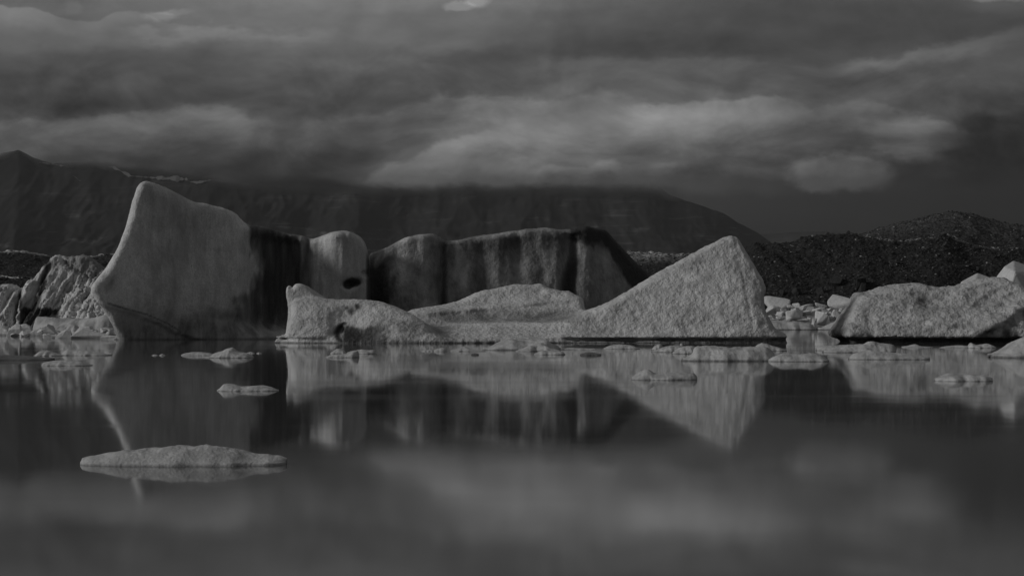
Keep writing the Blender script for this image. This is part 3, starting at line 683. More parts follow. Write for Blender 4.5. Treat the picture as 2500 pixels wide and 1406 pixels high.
# waterline notch under the peak and the lump
Zn = g.Z; band = np.exp(-((Zn-0.08)/0.26)**6)
fx = pxa(g.X, 136)
nw = ss(1280, 1450, fx)+0.65*ss(830, 790, fx)
f = f+(0.26*nw*band).astype(np.float32)
def dispC(V, N):
    x, y, z = V.T; px = 1250+x/y*F
    k = ss(1150, 1500, px)
    # scalloped melt pits running down the slope
    u = x*0.85+z*0.5; v = z*0.85-x*0.5
    sc1 = fbm(u*2.4, y*1.3, v*1.1, 3, 101, 0.6); sc2 = fbm(x*3.6, y*3.6, z*3.0, 2, 105, 0.6)
    return (0.02+0.035*k)*sc1+0.024*sc2+0.05*fbm(x*0.9, y*0.9, z*0.9, 2, 107)+0.012*fbm(x*6, y*6, z*6, 2, 109, 0.5, 1)
def dirt_shadeC(V, N):
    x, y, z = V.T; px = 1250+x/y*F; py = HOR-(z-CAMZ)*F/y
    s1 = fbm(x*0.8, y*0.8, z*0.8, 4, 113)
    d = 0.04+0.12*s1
    d = np.maximum(d, (1.0+0.5*s1)*ss(830, 848, px)*ss(1025, 850, px)**1.6*ss(786, 806, py-(px-840)*0.14+26*s1)*ss(848, 828, py))  # belly underside: shade painted into the ice colour
    d = np.maximum(d, (0.22+0.3*s1)*ss(880, 920, px)*ss(1120, 1010, px)*ss(770, 800, py))  # fainter painted shade further along the belly
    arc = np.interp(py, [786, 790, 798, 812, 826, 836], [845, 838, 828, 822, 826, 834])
    d = np.maximum(d, 1.0*np.exp(-((px-arc)/7.5)**2)*ss(784, 790, py)*ss(840, 832, py))  # arch of the hollow, its shade painted dark
    for (hx, hy, hr) in ((874, 749, 7), (857, 760, 9), (846, 752, 5)): d = np.maximum(d, 0.75*np.exp(-((px-hx)/hr)**2-((py-hy)/(hr*0.9))**2))  # painted shade in the melt pits
    d = np.maximum(d, (0.30+0.2*s1)*ss(745, 770, py)*ss(792, 785, py)*ss(1000, 1080, px)*ss(1440, 1370, px))  # shaded foot of the hump, darkened in the colour
    d = np.maximum(d, (0.26+0.2*s1)*np.exp(-((px-1075-(py-800)*0.6)/38)**2)*ss(765, 790, py)*ss(845, 825, py))  # shaded valley beside the belly, painted
    d = np.maximum(d, (0.20*ss(1280, 1450, px)+0.22*ss(1600, 1800, px))*ss(0.36, 0.28, z))  # shade of the waterline notch put into the colour
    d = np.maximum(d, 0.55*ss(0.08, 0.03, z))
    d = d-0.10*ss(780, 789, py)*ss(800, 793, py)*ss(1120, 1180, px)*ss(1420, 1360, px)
    d = np.maximum(d, 0.20*np.exp(-((px-(1806+(py-600)*0.11+3*s1))/4.0)**2)*ss(590, 610, py)*ss(800, 770, py))  # darker line down the crease of the peak
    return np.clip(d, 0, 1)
tag(berg('iceberg', g, f, dispC, dirt_shadeC, M['ice_front']), 'pale front iceberg with a horned lump at left and a pointed peak at right', 'iceberg')

# ------------------------------------------------------------------ right berg
ycD = lambda p: np.interp(p, [2030, 2300, 2700], [141.5, 141.0, 140.0])
g = Grid(21.8, 42.5, 134.5, 149.5, -1.0, 5.3, 0.10, 0.12)
outD = [(2054, 870), (2052, 838), (2046, 828), (2038, 815), (2046, 798), (2060, 775), (2075, 755), (2086, 740), (2093, 722), (2102, 715), (2130, 712), (2150, 704), (2172, 697), (2200, 695), (2225, 692), (2250, 690), (2266, 694), (2280, 701), (2310, 701), (2345, 697), (2372, 689), (2400, 682), (2430, 677), (2458, 676), (2478, 681), (2492, 694), (2520, 708), (2580, 725), (2650, 760), (2700, 800), (2720, 838), (2720, 870)]
def relD(x, z):
    px, py = pxa(x, 141), pya(z, 141)
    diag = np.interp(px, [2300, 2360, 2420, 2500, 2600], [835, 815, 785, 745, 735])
    r_ = -0.5*ss(-6, 20, py-diag)*ss(2290, 2380, px)
    r_ = r_+0.5*np.exp(-((py-diag+10)/16)**2)*ss(2320, 2400, px)
    r_ = r_-0.5*np.exp(-((px-2275)/36)**2-((py-742)/22)**2)-0.3*np.exp(-((px-2110)/14)**2)*ss(740, 800, py)
    r_ = r_+0.5*fbm(x*0.35, 0, z*0.7, 3, 121)
    return r_
f = slab(g, outD, ycD, lambda x, z: 0.9+2.8*ss(5, 0.3, z), 0.4, 1.2, lean=lambda x, z: 0.55*(z-1), relief=relD)
f = f+(0.30*np.exp(-((g.Z-0.08)/0.26)**6)).astype(np.float32)
def dispD(V, N):
    x, y, z = V.T
    return 0.11*fbm(x*0.7, y*0.7, z*1.3, 3, 131, 0.5, 1)+0.05*fbm(x*2.6, y*2.6, z*3.4, 3, 135, 0.6)
def dirt_shadeD(V, N):
    x, y, z = V.T; px = 1250+x/y*F; py = HOR-(z-CAMZ)*F/y
    s1 = fbm(x*0.9, y*0.9, z*0.9, 4, 143)
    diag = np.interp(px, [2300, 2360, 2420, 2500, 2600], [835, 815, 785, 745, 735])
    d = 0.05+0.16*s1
    d = np.maximum(d, (0.20+0.6*s1)*ss(-4, 18, py-diag)*ss(2300, 2400, px))  # shade below the overhang painted into the colour
    d = np.maximum(d, (0.30+0.4*s1)*np.exp(-((px-2275)/40)**2-((py-742)/24)**2))  # darker in the hollow
    d = np.maximum(d, (0.3+0.3*s1)*ss(2100, 2050, px)*ss(780, 810, py))
    d = np.maximum(d, 0.62*ss(0.42, 0.28, z+0.1*s1))  # waterline undercut: shade added in the colour
    return np.clip(d, 0, 1)
tag(berg('iceberg', g, f, dispD, dirt_shadeD, M['ice_right']), 'rough pitted iceberg at the right edge with a dark undercut waterline', 'iceberg')

# ------------------------------------------------------------------ fluted ice cliff, far left
ycE = lambda p: 282.0
g = Grid(-105, -48, 274, 296, -1.5, 11.5, 0.16, 0.22)
outE = [(-420, 860), (-400, 800), (-330, 740), (-240, 715), (-150, 702), (-70, 712), (-20, 706), (4, 697), (16, 694), (34, 700), (46, 706), (52, 714), (58, 698), (69, 682), (76, 688), (86, 672), (98, 648), (112, 630), (120, 622), (130, 621), (150, 626), (170, 624), (188, 621), (206, 626), (220, 636), (240, 652), (262, 668), (290, 690), (340, 740), (370, 800), (380, 860)]
def relE(x, z):
    px, py = pxa(x, 282), pya(z, 282)
    lean_ = x-0.35*z
    fl_ = fbm(lean_*0.75, 0, z*0.12, 4, 151, 0.6, 1)
    lower = ss(640, 700, py)
    r_ = 1.3*fl_*lower+0.8*fbm(x*0.35, 0, z*0.3, 3, 153)-3.2*np.exp(-((px-53)/5)**2)*ss(690, 720, py)
    r_ = r_-1.4*np.exp(-(((px-112)+(py-650)*0.28)/5.5)**2)*ss(630, 650, py)+2.5*ss(700, 780, py)*ss(150, 240, px)
    rid2 = np.interp(px, [110, 150, 200, 240], [0, 1, 1, 1])
    r_ = r_+1.0*ss(8, -6, py-(640+0.62*(px-150)))*rid2*0-0.9*np.exp(-((py-(640+0.62*(px-150)))/6)**2)*rid2
    return r_
f = slab(g, outE, ycE, lambda x, z: 1.2+3.0*ss(10, 0, z), 0.5, 1.4, lean=lambda x, z: 0.45*(z-2), relief=relE)
def dispE(V, N):
    x, y, z = V.T; px = 1250+x/y*F; py = HOR-(z-CAMZ)*F/y
    lo = ss(640, 690, py)*ss(120, 170, px)
    u = x-0.35*z
    return 0.40*fbm(u*1.9+0.4*pnoise(x, 0, z*0.5, 7), y*0.4, z*0.10, 4, 161, 0.6, 1)*(0.45+0.75*lo)+0.16*fbm(x*2.4, y*1.2, z*0.6, 2, 165, 0.5, 1)*lo+0.05*fbm(x*2, y*2, z*2, 2, 167)
def dirt_shadeE(V, N):
    x, y, z = V.T; px = 1250+x/y*F; py = HOR-(z-CAMZ)*F/y
    s1 = fbm(x*0.8, y*0.8, z*0.25, 4, 173)
    ln = 118-(py-640)*0.28
    d = 0.05+0.15*s1
    d = np.maximum(d, (0.85+0.5*s1)*np.exp(-((px-ln)/6.5)**2)*ss(628, 645, py))
    d = np.maximum(d, (0.55+0.8*s1)*np.exp(-((px-132)/9)**2-((py-648)/14)**2))
    d = np.maximum(d, (0.85+0.4*s1)*ss(46, 52, px)*ss(150, 138, px)*ss(749, 757, py+8*s1)*ss(800, 792, py))
    d = np.maximum(d, (0.7)*np.exp(-((px-49)/4)**2)*ss(700, 715, py)*ss(760, 740, py))
    d = np.maximum(d, 0.30*ss(150, 165, px)*ss(10, -8, py-(650+0.45*(px-150))))  # shaded upper right slope, darkened in the colour
    return np.clip(d, 0, 1)
tag(berg('iceberg', g, f, dispE, dirt_shadeE, M['ice_cliff']), 'jagged fluted iceberg with a black ash stripe behind the far left rubble', 'iceberg')

# ------------------------------------------------------------------ floes
def floe(pts, wl, label, mat='floe', hd=None, seed=0, wl2=None, name='ice_floe', rough=0.7, group='low ice floes on the lagoon'):
    """pts: top outline in photograph pixels; wl: row of the near waterline; a lens of ice with real depth"""
    dn = water_d(wl); x0, x1 = pts[0][0], pts[-1][0]; wpx = x1-x0
    wm = wpx/F*dn
    hd = hd if hd else min(max(0.28*wm, 0.12), 2.2)
    dc = dn+hd*0.9
    nx = int(min(150, max(18, wpx*0.45))); ny = 26
    sp = catmull([(p[0], p[1]) for p in pts], 6, False)
    u = np.linspace(x0, x1, nx); top = np.interp(u, sp[:, 0], sp[:, 1])
    X0 = (u-1250)/F*dc; Zt = np.maximum(CAMZ+(HOR-top)/F*dc, 0.015)
    s = (u-x0)/wpx
    taper = np.clip((1-np.abs(2*s-1)**3.5), 0.0, 1)**0.55*0.92+0.08
    L = X0[-1]-X0[0]
    nf = 6.0/max(L, 0.3)
    taper = taper*(1+0.25*fbm(s*5, seed, 0, 3, 200+seed))
    v = np.linspace(-1, 1, ny)
    cross = np.clip(1-np.abs(v)**2.6, 0, 1)**0.5
    peak = np.clip(1-np.abs(v-0.15)**2*0.9, 0, 1)
    cr = cross*(0.35+0.65*peak)
    shift = 0.25*hd*fbm(s*3, 5.0, seed, 2, 210)
    Y = dc+shift[:, None]+v[None, :]*hd*taper[:, None]
    X = np.repeat(X0[:, None], ny, 1)+0.03*L*fbm(v[None, :]*2, s[:, None]*3, seed, 2, 205)*(1-np.abs(2*s[:, None]-1)**6)
    Z = Zt[:, None]*cr[None, :]
    lip = 0.22*np.median(Zt)
    Z = np.maximum(Z, lip*cross[None, :]**0.4)
    nf2 = min(max(nf, 1.0/max(hd, 0.2)), nf*2.5); nz = fbm(X*nf*0.9, Y*nf2*1.2, seed, 4, 220, 0.6)+0.45*fbm(X*nf*1.4, Y*nf2*1.8, seed, 3, 223, 0.6, 1)
    Z = Z*(1+0.13*min(rough, 0.75)*nz*(0.4+0.6*cross[None, :]))
    if rough > 1.2: Z = Z*(1+0.08*fbm(X*6, Y*6, seed, 3, 240, 0.5)*cross[None, :]-0.25*np.clip(fbm(X*3.1, Y*3.1, seed, 2, 244)-0.15, 0, 1))
    bot = -0.12-0.25*Zt[:, None]*cr[None, :]
    bot[:, 0] = Z[:, 0] = -0.05; Z[:, -1] = bot[:, -1] = -0.05
    Z[0, :] = np.minimum(Z[0, :], 0.4*Zt[0]+0.01); 
    a = nx*ny; idx = np.arange(a).reshape(nx, ny)
    V = np.concatenate([np.stack([X, Y, Z], -1).reshape(-1, 3), np.stack([X, Y, bot], -1).reshape(-1, 3)])
    Qt = np.stack([idx[:-1, :-1], idx[1:, :-1], idx[1:, 1:], idx[:-1, 1:]], -1).reshape(-1, 4)
    Qb = Qt[:, ::-1]+a
    e0 = np.stack([idx[0, 1:], idx[0, :-1], idx[0, :-1]+a, idx[0, 1:]+a][::-1], -1)[:, ::-1].reshape(-1, 4)
    e1 = np.stack([idx[-1, :-1], idx[-1, 1:], idx[-1, 1:]+a, idx[-1, :-1]+a], -1).reshape(-1, 4)
    s0 = np.stack([idx[:-1, 0], idx[1:, 0], idx[1:, 0]+a, idx[:-1, 0]+a][::-1], -1)[:, ::-1].reshape(-1, 4)
    s1_ = np.stack([idx[1:, -1], idx[:-1, -1], idx[:-1, -1]+a, idx[1:, -1]+a], -1).reshape(-1, 4)
    Q = np.concatenate([Qt, Qb, e0, e1, s0, s1_])
    dirt_shade = 0.06+0.16*fbm(V[:, 0]*nf, V[:, 1]*nf, V[:, 2], 3, 230+seed)+0.7*ss(0.16, 0.02, V[:, 2]/max(float(np.median(Zt)), 0.05))  # mottled, darker towards the waterline
    # origin at the floe's own base
    o_ = np.array([X0.mean(), dc, 0.0]); V = V-o_
    o = mesh_obj(name, V, Q, M[mat], {'dirt_shade': np.clip(dirt_shade, 0, 1)}); o.location = o_
    return tag(o, label, 'ice floe', group)

FL = [
 ([(197,1127),(200,1119),(230,1112),(270,1105),(330,1097),(400,1092),(430,1088),(470,1092),(500,1089),(540,1090),(585,1098),(610,1105),(650,1109),(680,1112),(700,1119)], 1138, 'large long ice floe alone in the left foreground, nearest of all', 'floe_near', 0.42),
 ([(530,952),(540,946),(550,937),(570,938),(590,943),(640,941),(665,946),(681,953)], 955, 'small flat floe with a knob at its left end, just above the foreground floe', 'floe', 0.5),
 ([(496,873),(515,869),(530,860),(542,857),(565,849),(580,858),(600,862),(612,866),(620,873)], 874, 'small floe with a pointed top in front of the tall leaning berg', 'floe', 1.3),
 ([(442,866),(452,862),(480,859),(510,862),(527,866)], 868, 'thin flat floe just left of the small pointed floe', 'floe', 0.6),
 ([(370,867),(378,865),(386,867)], 868, 'left of two tiny ice scraps before the tall leaning berg', 'floe', 0.2),
 ([(388,867),(396,864),(404,867)], 868, 'right of two tiny ice scraps before the tall leaning berg', 'floe', 0.2),
 ([(600,862),(612,859),(622,862)], 863, 'tiny ice scrap touching the right side of the pointed floe', 'floe', 0.2),
 ([(626,862),(632,860),(639,862)], 863, 'farthest right ice scrap beside the pointed floe', 'floe', 0.15),
 ([(84,868),(98,858),(115,856),(135,862),(152,867)], 869, 'small humped floe at the left, touching the longer floe beside it', 'floe', 0.8),
 ([(150,867),(158,858),(168,851),(190,853),(215,856),(240,860),(273,866)], 868, 'longer pale floe at the left with a thin tail pointing right', 'floe', 0.9),
 ([(-80,872),(-20,867),(40,868),(90,871),(132,874)], 880, 'flat dark wet floe cut by the left edge of the photo', 'floe_dark', 1.3),
 ([(103,891),(110,884),(150,880),(200,884),(224,891)], 893, 'lowest of the pale floes at the left, in front of the tailed one', 'floe', 0.7),
 ([(795,871),(812,866),(850,863),(866,857),(874,858),(877,871)], 873, 'front floe of the trio under the horned lump', 'floe', 0.6),
 ([(806,862),(815,856),(825,851),(838,855),(846,862)], 864, 'little pyramid floe of the trio under the horned lump', 'floe', 0.5),
 ([(845,861),(855,858),(880,853),(900,855),(914,855),(917,862)], 864, 'flat rear floe of the trio under the horned lump', 'floe', 0.6),
 ([(1028,857),(1040,854),(1052,854),(1062,857)], 858, 'thin floe left of centre below the saddle', 'floe', 0.35),
 ([(1058,856),(1068,851),(1080,849),(1087,851),(1091,857)], 858, 'rounded small floe left of centre below the saddle', 'floe', 0.45),
 ([(1098,856),(1120,850),(1134,846),(1150,851),(1166,854),(1186,856)], 858, 'low peaked floe immediately left of the broad central floe', 'floe', 0.7),
 ([(1178,856),(1200,845),(1218,835),(1240,828),(1290,828),(1332,829),(1345,838),(1360,843),(1369,852)], 855, 'broad high central floe with a flat top before the saddle', 'floe', 1.8),
 ([(1258,857),(1285,847),(1318,838),(1336,843),(1348,850),(1370,856)], 858, 'rounded lump of ice pressed against the front of the broad central floe', 'floe', 0.8),
 ([(1303,864),(1320,857),(1345,856),(1375,859),(1380,865)], 866, 'low floe in front of the broad central floe', 'floe', 0.5),
 ([(1368,853),(1390,849),(1420,850),(1450,851),(1458,853)], 854, 'thin strip of brash ice right of the broad central floe', 'floe', 0.4),
 ([(1416,864),(1440,860),(1468,864)], 868, 'small dark lens of wet ice right of the broad central floe', 'floe_dark', 0.7),
 ([(1150,864),(1160,862),(1169,864)], 867, 'small dark speck of wet ice below the central floes', 'floe_dark', 0.4),
 ([(1472,851),(1490,843),(1515,841),(1540,843),(1562,851)], 852, 'smooth lens shaped floe under the foot of the pointed peak', 'floe', 0.8),
 ([(1590,856),(1597,846),(1608,840),(1616,842),(1619,853)], 855, 'small upright ice chunk left of the largest right floe', 'floe', 0.4),
 ([(1590,858),(1606,853),(1625,846),(1650,843),(1668,847),(1676,858)], 860, 'sloping floe second to the left of the largest right floe', 'floe', 0.7),
 ([(1655,852),(1659,846),(1663,838),(1669,845),(1674,852)], 859, 'tiny ice horn sticking up behind the sloping floes', 'floe', 0.3),
 ([(1640,862),(1656,851),(1675,845),(1695,846),(1708,860)], 864, 'sloping floe touching the left end of the largest right floe', 'floe', 0.6),
 ([(1838,850),(1850,842),(1862,838),(1880,842),(1900,848),(1921,855)], 857, 'pointed floe behind the right end of the largest right floe', 'floe', 0.7),
 ([(1664,879),(1680,870),(1692,862),(1696,849),(1706,845),(1750,847),(1800,847),(1845,847),(1868,845),(1882,852),(1892,866),(1896,878)], 882, 'largest flat topped floe before the foot of the pointed peak', 'floe', 1.1),
 ([(1874,880),(1888,871),(1910,864),(1945,865),(1985,863),(2004,868),(2024,878)], 883, 'low oval floe immediately right of the largest flat topped floe', 'floe', 0.8),
 ([(1992,854),(2000,846),(2030,843),(2060,842),(2105,846),(2120,853)], 856, 'rear floe of the pair before the left end of the right berg', 'floe', 0.9),
 ([(2008,860),(2040,850),(2070,842),(2110,840),(2125,833),(2150,838),(2180,841),(2187,848)], 861, 'longer front floe with a small peak before the left end of the right berg', 'floe', 1.2),
 ([(2072,873),(2084,864),(2105,858),(2125,855),(2150,858),(2200,863),(2240,867),(2270,871)], 878, 'pale floe with a long thin right tail, between the two berg reflections', 'floe', 0.8),
 ([(2200,846),(2218,844),(2234,840),(2248,845),(2277,847)], 848, 'thin floe strip before the middle of the right berg', 'floe', 0.5),
 ([(2293,848),(2320,844),(2345,843),(2368,845)], 849, 'thin left floe of the strip at the foot of the right berg', 'floe', 0.6),
 ([(2362,848),(2370,837),(2384,842),(2410,839),(2424,843),(2432,848)], 850, 'knobbly right floe of the strip at the foot of the right berg', 'floe', 0.6),
 ([(2416,871),(2434,858),(2452,848),(2472,836),(2495,824),(2530,812),(2600,820),(2660,850),(2690,870)], 874, 'high sloping floe cut by the right edge of the photo', 'floe', 2.0),
 ([(1541,924),(1552,914),(1562,908),(1581,902),(1598,911),(1630,912),(1670,908),(1694,911),(1702,919)], 928, 'lone floe with a rounded hump at its left on the reflection of the pointed peak', 'floe', 0.6),
 ([(2281,925),(2298,918),(2315,912),(2350,914),(2400,916),(2423,923)], 931, 'lone low floe near the right edge on the reflection of the right berg', 'floe', 0.55),
]
for i, (pts, wl, lab, mat, hd) in enumerate(FL):
    floe(pts, wl, lab, mat, hd, i, rough=1.21 if i == 0 else 0.7)
# rubble floes at the left shore
FLL = [
 ([(82,806),(90,776),(110,774),(150,777),(200,778),(235,774),(260,768),(276,772),(300,790)], 812, 'large flat shelf of ice at the back of the left rubble', 4.0),
 ([(-90,817),(-60,800),(-20,792),(8,793),(20,800),(28,817)], 819, 'rounded ice chunk cut by the left edge of the photo', 1.8),
 ([(18,817),(26,798),(40,789),(50,792),(62,815)], 820, 'pale boxy ice chunk near the left edge', 1.2),
 ([(44,816),(50,792),(64,790),(76,796),(88,816)], 819, 'grey shaded ice chunk between two pale ones in the left rubble', 1.2),
 ([(72,817),(84,802),(98,798),(110,816)], 820, 'low ice chunk left of the dark gap in the rubble', 0.9),
 ([(98,817),(103,794),(116,790),(130,796),(140,816)], 820, 'tall pale ice chunk above the dark gap in the rubble', 1.2),
 ([(118,812),(130,800),(160,792),(185,794),(200,806),(204,814)], 818, 'flat tilted ice slab in the middle of the left rubble', 1.4),
 ([(180,812),(196,797),(220,796),(236,808),(240,815)], 818, 'domed ice slab in the middle right of the left rubble', 1.2),
 ([(108,824),(120,819),(136,817),(148,822)], 825, 'smallest low ice chunk at the waterline of the left rubble', 0.7),
 ([(136,824),(150,808),(162,804),(172,806),(178,823)], 826, 'wedge shaped ice chunk at the waterline of the left rubble', 1.0),
 ([(172,824),(186,806),(200,802),(212,810),(232,813),(262,816),(276,823)], 826, 'long ice chunk with a high left shoulder at the waterline rubble', 1.1),
 ([(222,812),(240,802),(262,800),(288,806),(300,814)], 818, 'layered ice slab tucked against the foot of the tall berg', 1.4),
 ([(246,828),(249,820),(266,818),(284,820),(291,827)], 829, 'small white block against the foot of the tall leaning berg', 0.7),
]
# base floes of the right rubble
floe([(1840,803),(1862,792),(1875,784),(1900,783),(1940,786),(1970,790),(1985,797),(1992,804)], 805.5, 'low pitted floe carrying the left part of the right rubble pile', 'floe', 3.0, 81, group='ice rubble at the right')
floe([(1994,804),(2015,796),(2040,785),(2062,777),(2085,768),(2110,780),(2120,800)], 805.5, 'wedge shaped floe rising to the right under the right rubble pile', 'floe', 2.5, 82, group='ice rubble at the right')
floe([(1840,790),(1870,765),(1900,758),(1960,760),(2030,758),(2070,756),(2110,768),(2130,790)], 804.0, 'rear floe under the right rubble pile', 'floe', 2.6, 83, group='ice rubble at the right')

# ------------------------------------------------------------------ angular blocks
def hull(name, size, mat, seed, n=13, bev=0.07, pts=None):
    rnd = random.Random(seed); bm = bmesh.new()
    if pts is None:
        pts = []
        for k in range(n):
            v = Vector((rnd.uniform(-1, 1), rnd.uniform(-1, 1), rnd.uniform(-1, 1))); m_ = max(abs(c) for c in v)
            v = v/m_*rnd.uniform(0.82, 1.0); L = v.length
            v = v/max(1.0, L/1.28); pts.append(v)
        pts = [Vector((v.x*size[0]/2, v.y*size[1]/2, v.z*size[2]/2)) for v in pts]
    for v in pts: bm.verts.new(v)
    r = bmesh.ops.convex_hull(bm, input=bm.verts)
    bmesh.ops.delete(bm, geom=[v for v in bm.verts if not v.link_faces], context='VERTS')
    bmesh.ops.dissolve_limit(bm, angle_limit=math.radians(12), verts=bm.verts, edges=bm.edges)
    if bev: bmesh.ops.bevel(bm, geom=list(bm.edges), offset=bev*min(size), segments=2, profile=0.5, affect='EDGES', clamp_overlap=True)
    bmesh.ops.recalc_face_normals(bm, faces=bm.faces)
    me = bpy.data.meshes.new(name); bm.to_mesh(me); bm.free()
    for p in me.polygons: p.use_smooth = False
    me.materials.append(mat); o = bpy.data.objects.new(name, me); C.objects.link(o)
    return o
def wedge(pts, wl, lab, hd, seed):
    """angular chunk: the outline's ridge, a broader base ring and a few jittered facets"""
    rnd = random.Random(seed); dn = water_d(wl); dc = dn+hd*0.5; P_ = []
    xs = [p[0] for p in pts]; xa, xb = PT(xs[0], 776, dc)[0], PT(xs[-1], 776, dc)[0]; L = xb-xa
    for (px, py) in pts[1:-1]:
        x, z = PT(px, py, dc)
        P_.append((x, dc+rnd.uniform(-0.1, 0.25)*hd, z)); P_.append((x+rnd.uniform(-.04, .04)*L, dc-hd*rnd.uniform(0.15, 0.42), z*rnd.uniform(0.55, 0.95)))
        P_.append((x, dc+hd*0.45, z*0.7))
    for k in range(6):
        u_ = k/5
        P_.append((xa+L*u_*1.0, dn+rnd.uniform(0, 0.22)*hd, -0.12)); P_.append((xa+L*u_, dn+hd*1.0, -0.12))
        P_.append((xa+L*(0.04+0.92*u_), dn+rnd.uniform(0.0, 0.2)*hd, 0.10+0.15*rnd.random()))
    o_ = Vector(((xa+xb)/2, dc, 0)); b_ = hull('ice_chunk', (hd, hd, hd), M['block'], seed, bev=0.02, pts=[Vector(p)-o_ for p in P_])
    b_.location = o_
    return tag(b_, lab, 'ice chunk', 'ice rubble at the left')
for i, (pts, wl, lab, hd) in enumerate(FLL):
    if i in (0, 6, 11): floe(pts, wl, lab, 'floe', hd, 60+i, group='ice rubble at the left')
    else: wedge(pts, wl, lab, hd, 60+i)
rf = random.Random(41)
for k in range(22):
    px = rf.uniform(96, 284) if k % 3 else rf.uniform(-40, 100); d = rf.uniform(170, 186) if k % 2 else rf.uniform(186, 198)
    q = rf.uniform(0.35, 0.85); o = hull('ice_fragment', (q*1.6, q*1.1, q*0.8), M['block'], 1900+k, 10)
    o.location = ((px-1250)/F*d, d, q*0.18+(0.35 if d > 186 else 0)); o.rotation_euler = (rf.uniform(-.3, .3), rf.uniform(-.4, .4), rf.uniform(0, 3))
    tag(o, 'small ice fragment scattered among the chunks of the left rubble', 'ice fragment', 'small ice fragments in the left rubble')
BL = [  # px, py, w, h, depth, label
 (1896, 743, 62, 34, 297, 'long leaning slab at the top left of the right rubble, partly behind the pointed peak'),
 (1890, 761, 44, 26, 293, 'squarish ice block touching the right side of the pointed peak'),
 (1945, 745, 20, 12, 297, 'small rounded block on the top edge of the rubble, left half'),
 (1932, 749, 22, 9, 297, 'flat block just left of the small rounded top block'),
 (1968, 750, 32, 11, 297, 'flat long block on the top edge, centre of the rubble'),
 (1976, 755, 24, 16, 296, 'domed block under the flat long top block'),
 (2004, 749, 30, 17, 297, 'block with a pale left face on the top edge, right half of the rubble'),
 (1997, 758, 32, 10, 295, 'flat slab under the block with the pale left face'),
 (2014, 760, 22, 11, 294, 'low slanting block in the right half of the rubble'),
 (2025, 759, 20, 15, 293.5, 'small block leaning under the biggest block'),
 (1905, 767, 18, 12, 291.5, 'small pale block right of the squarish one'),
 (1906, 777, 22, 9, 290.5, 'flat pale block lying on the left floe'),
 (1922, 763, 34, 18, 293, 'broad block behind the roof shaped block'),
 (1938, 769, 40, 24, 291, 'roof shaped block in the middle left of the rubble'),
 (1952, 757, 22, 11, 295, 'small block behind the roof shaped one, at its top right'),
 (1966, 768, 30, 14, 292, 'slab sliding down to the right in the middle of the rubble'),
 (1958, 782, 28, 9, 289.5, 'flat lens shaped block near the water, middle of the rubble'),
 (1977, 782, 15, 12, 289.5, 'small block beside the flat lens near the water'),
 (2006, 776, 34, 31, 289.5, 'large tilted cube like block in the centre of the rubble'),
 (1988, 784, 11, 16, 289, 'narrow block at the lower left of the tilted cube'),
 (1989, 793, 11, 9, 288.5, 'lowest tiny block of the rubble, at the waterline'),
 (2040, 769, 15, 22, 290.5, 'upright block under the biggest block'),
 (2029, 775, 10, 13, 290, 'little block at the left foot of the upright one'),
 (2061, 768, 30, 19, 290.5, 'rectangular pale block below the right end of the biggest block'),
 (2058, 743, 70, 34, 295, 'biggest block, domed, on top of the right end of the rubble'),
 (2084, 764, 16, 10, 291, 'small block at the far right of the rubble against the right berg'),
 (1877, 775, 18, 8, 290.5, 'small flat block at the lower left of the rubble'),
 (1891, 775, 9, 5, 290, 'tiny ice pebble at the lower left of the rubble'),
 (1986, 766, 18, 12, 292.5, 'block left of the tilted cube, half hidden'),
]
for i, (px, py, wq, hq, d, lab) in enumerate(BL):
    d = 297-(py-740)*0.26
    wq_, hq_ = wq/F*d, hq/F*d
    o = hull('ice_block', (wq_*1.22, max(wq_*0.8, hq_*0.9), hq_*1.28), M['block'], 300+i*3, 12)
    x, z = PT(px, py, d); o.location = (x, d, z); rr = random.Random(i)
    o.rotation_euler = (rr.uniform(-0.15, 0.15), rr.uniform(-0.3, 0.3), rr.uniform(-0.5, 0.5))
    tag(o, lab, 'ice block', 'ice rubble at the right')
rf = random.Random(77)
for k in range(26):
    px = rf.uniform(1878, 2078); py = rf.uniform(756, 784) if px < 1985 else rf.uniform(752, 778); d = 298.2-(py-740)*0.24
    q = rf.uniform(0.45, 0.95); o = hull('ice_fragment', (q*1.3, q, q*0.9), M['block'], 900+k, 11)
    x, z = PT(px, py, d); o.location = (x, d, z); o.rotation_euler = (rf.uniform(-.4, .4), rf.uniform(-.5, .5), rf.uniform(0, 3))
    tag(o, 'small ice fragment wedged among the larger blocks of the right rubble', 'ice fragment', 'small ice fragments in the right rubble')
# two angular bergs behind the right berg
def crag(pts3, lab, seed):
    o = hull('ice_crag', (3, 3, 3), M['block'], seed, bev=0.03, pts=[Vector((PT(px, py, d)[0], d, PT(px, py, d)[1])) for px, py, d in pts3])
    return tag(o, lab, 'ice crag', 'angular ice behind the right berg')
crag([(2386,666,152),(2345,688,151),(2432,683,152),(2330,840,149),(2450,840,149),(2380,700,148.6),(2330,840,157),(2450,840,157),(2400,680,155)], 'low pyramid of clean ice peeping over the right berg', 1)
crag([(2474,636,152),(2452,650,151),(2432,676,151),(2500,648,153),(2540,664,152),(2560,700,151),(2478,665,148.8),(2420,840,149),(2580,840,149),(2420,840,158),(2580,840,158),(2500,645,156)], 'angular clean ice crag rising over the right berg at the right edge', 2)

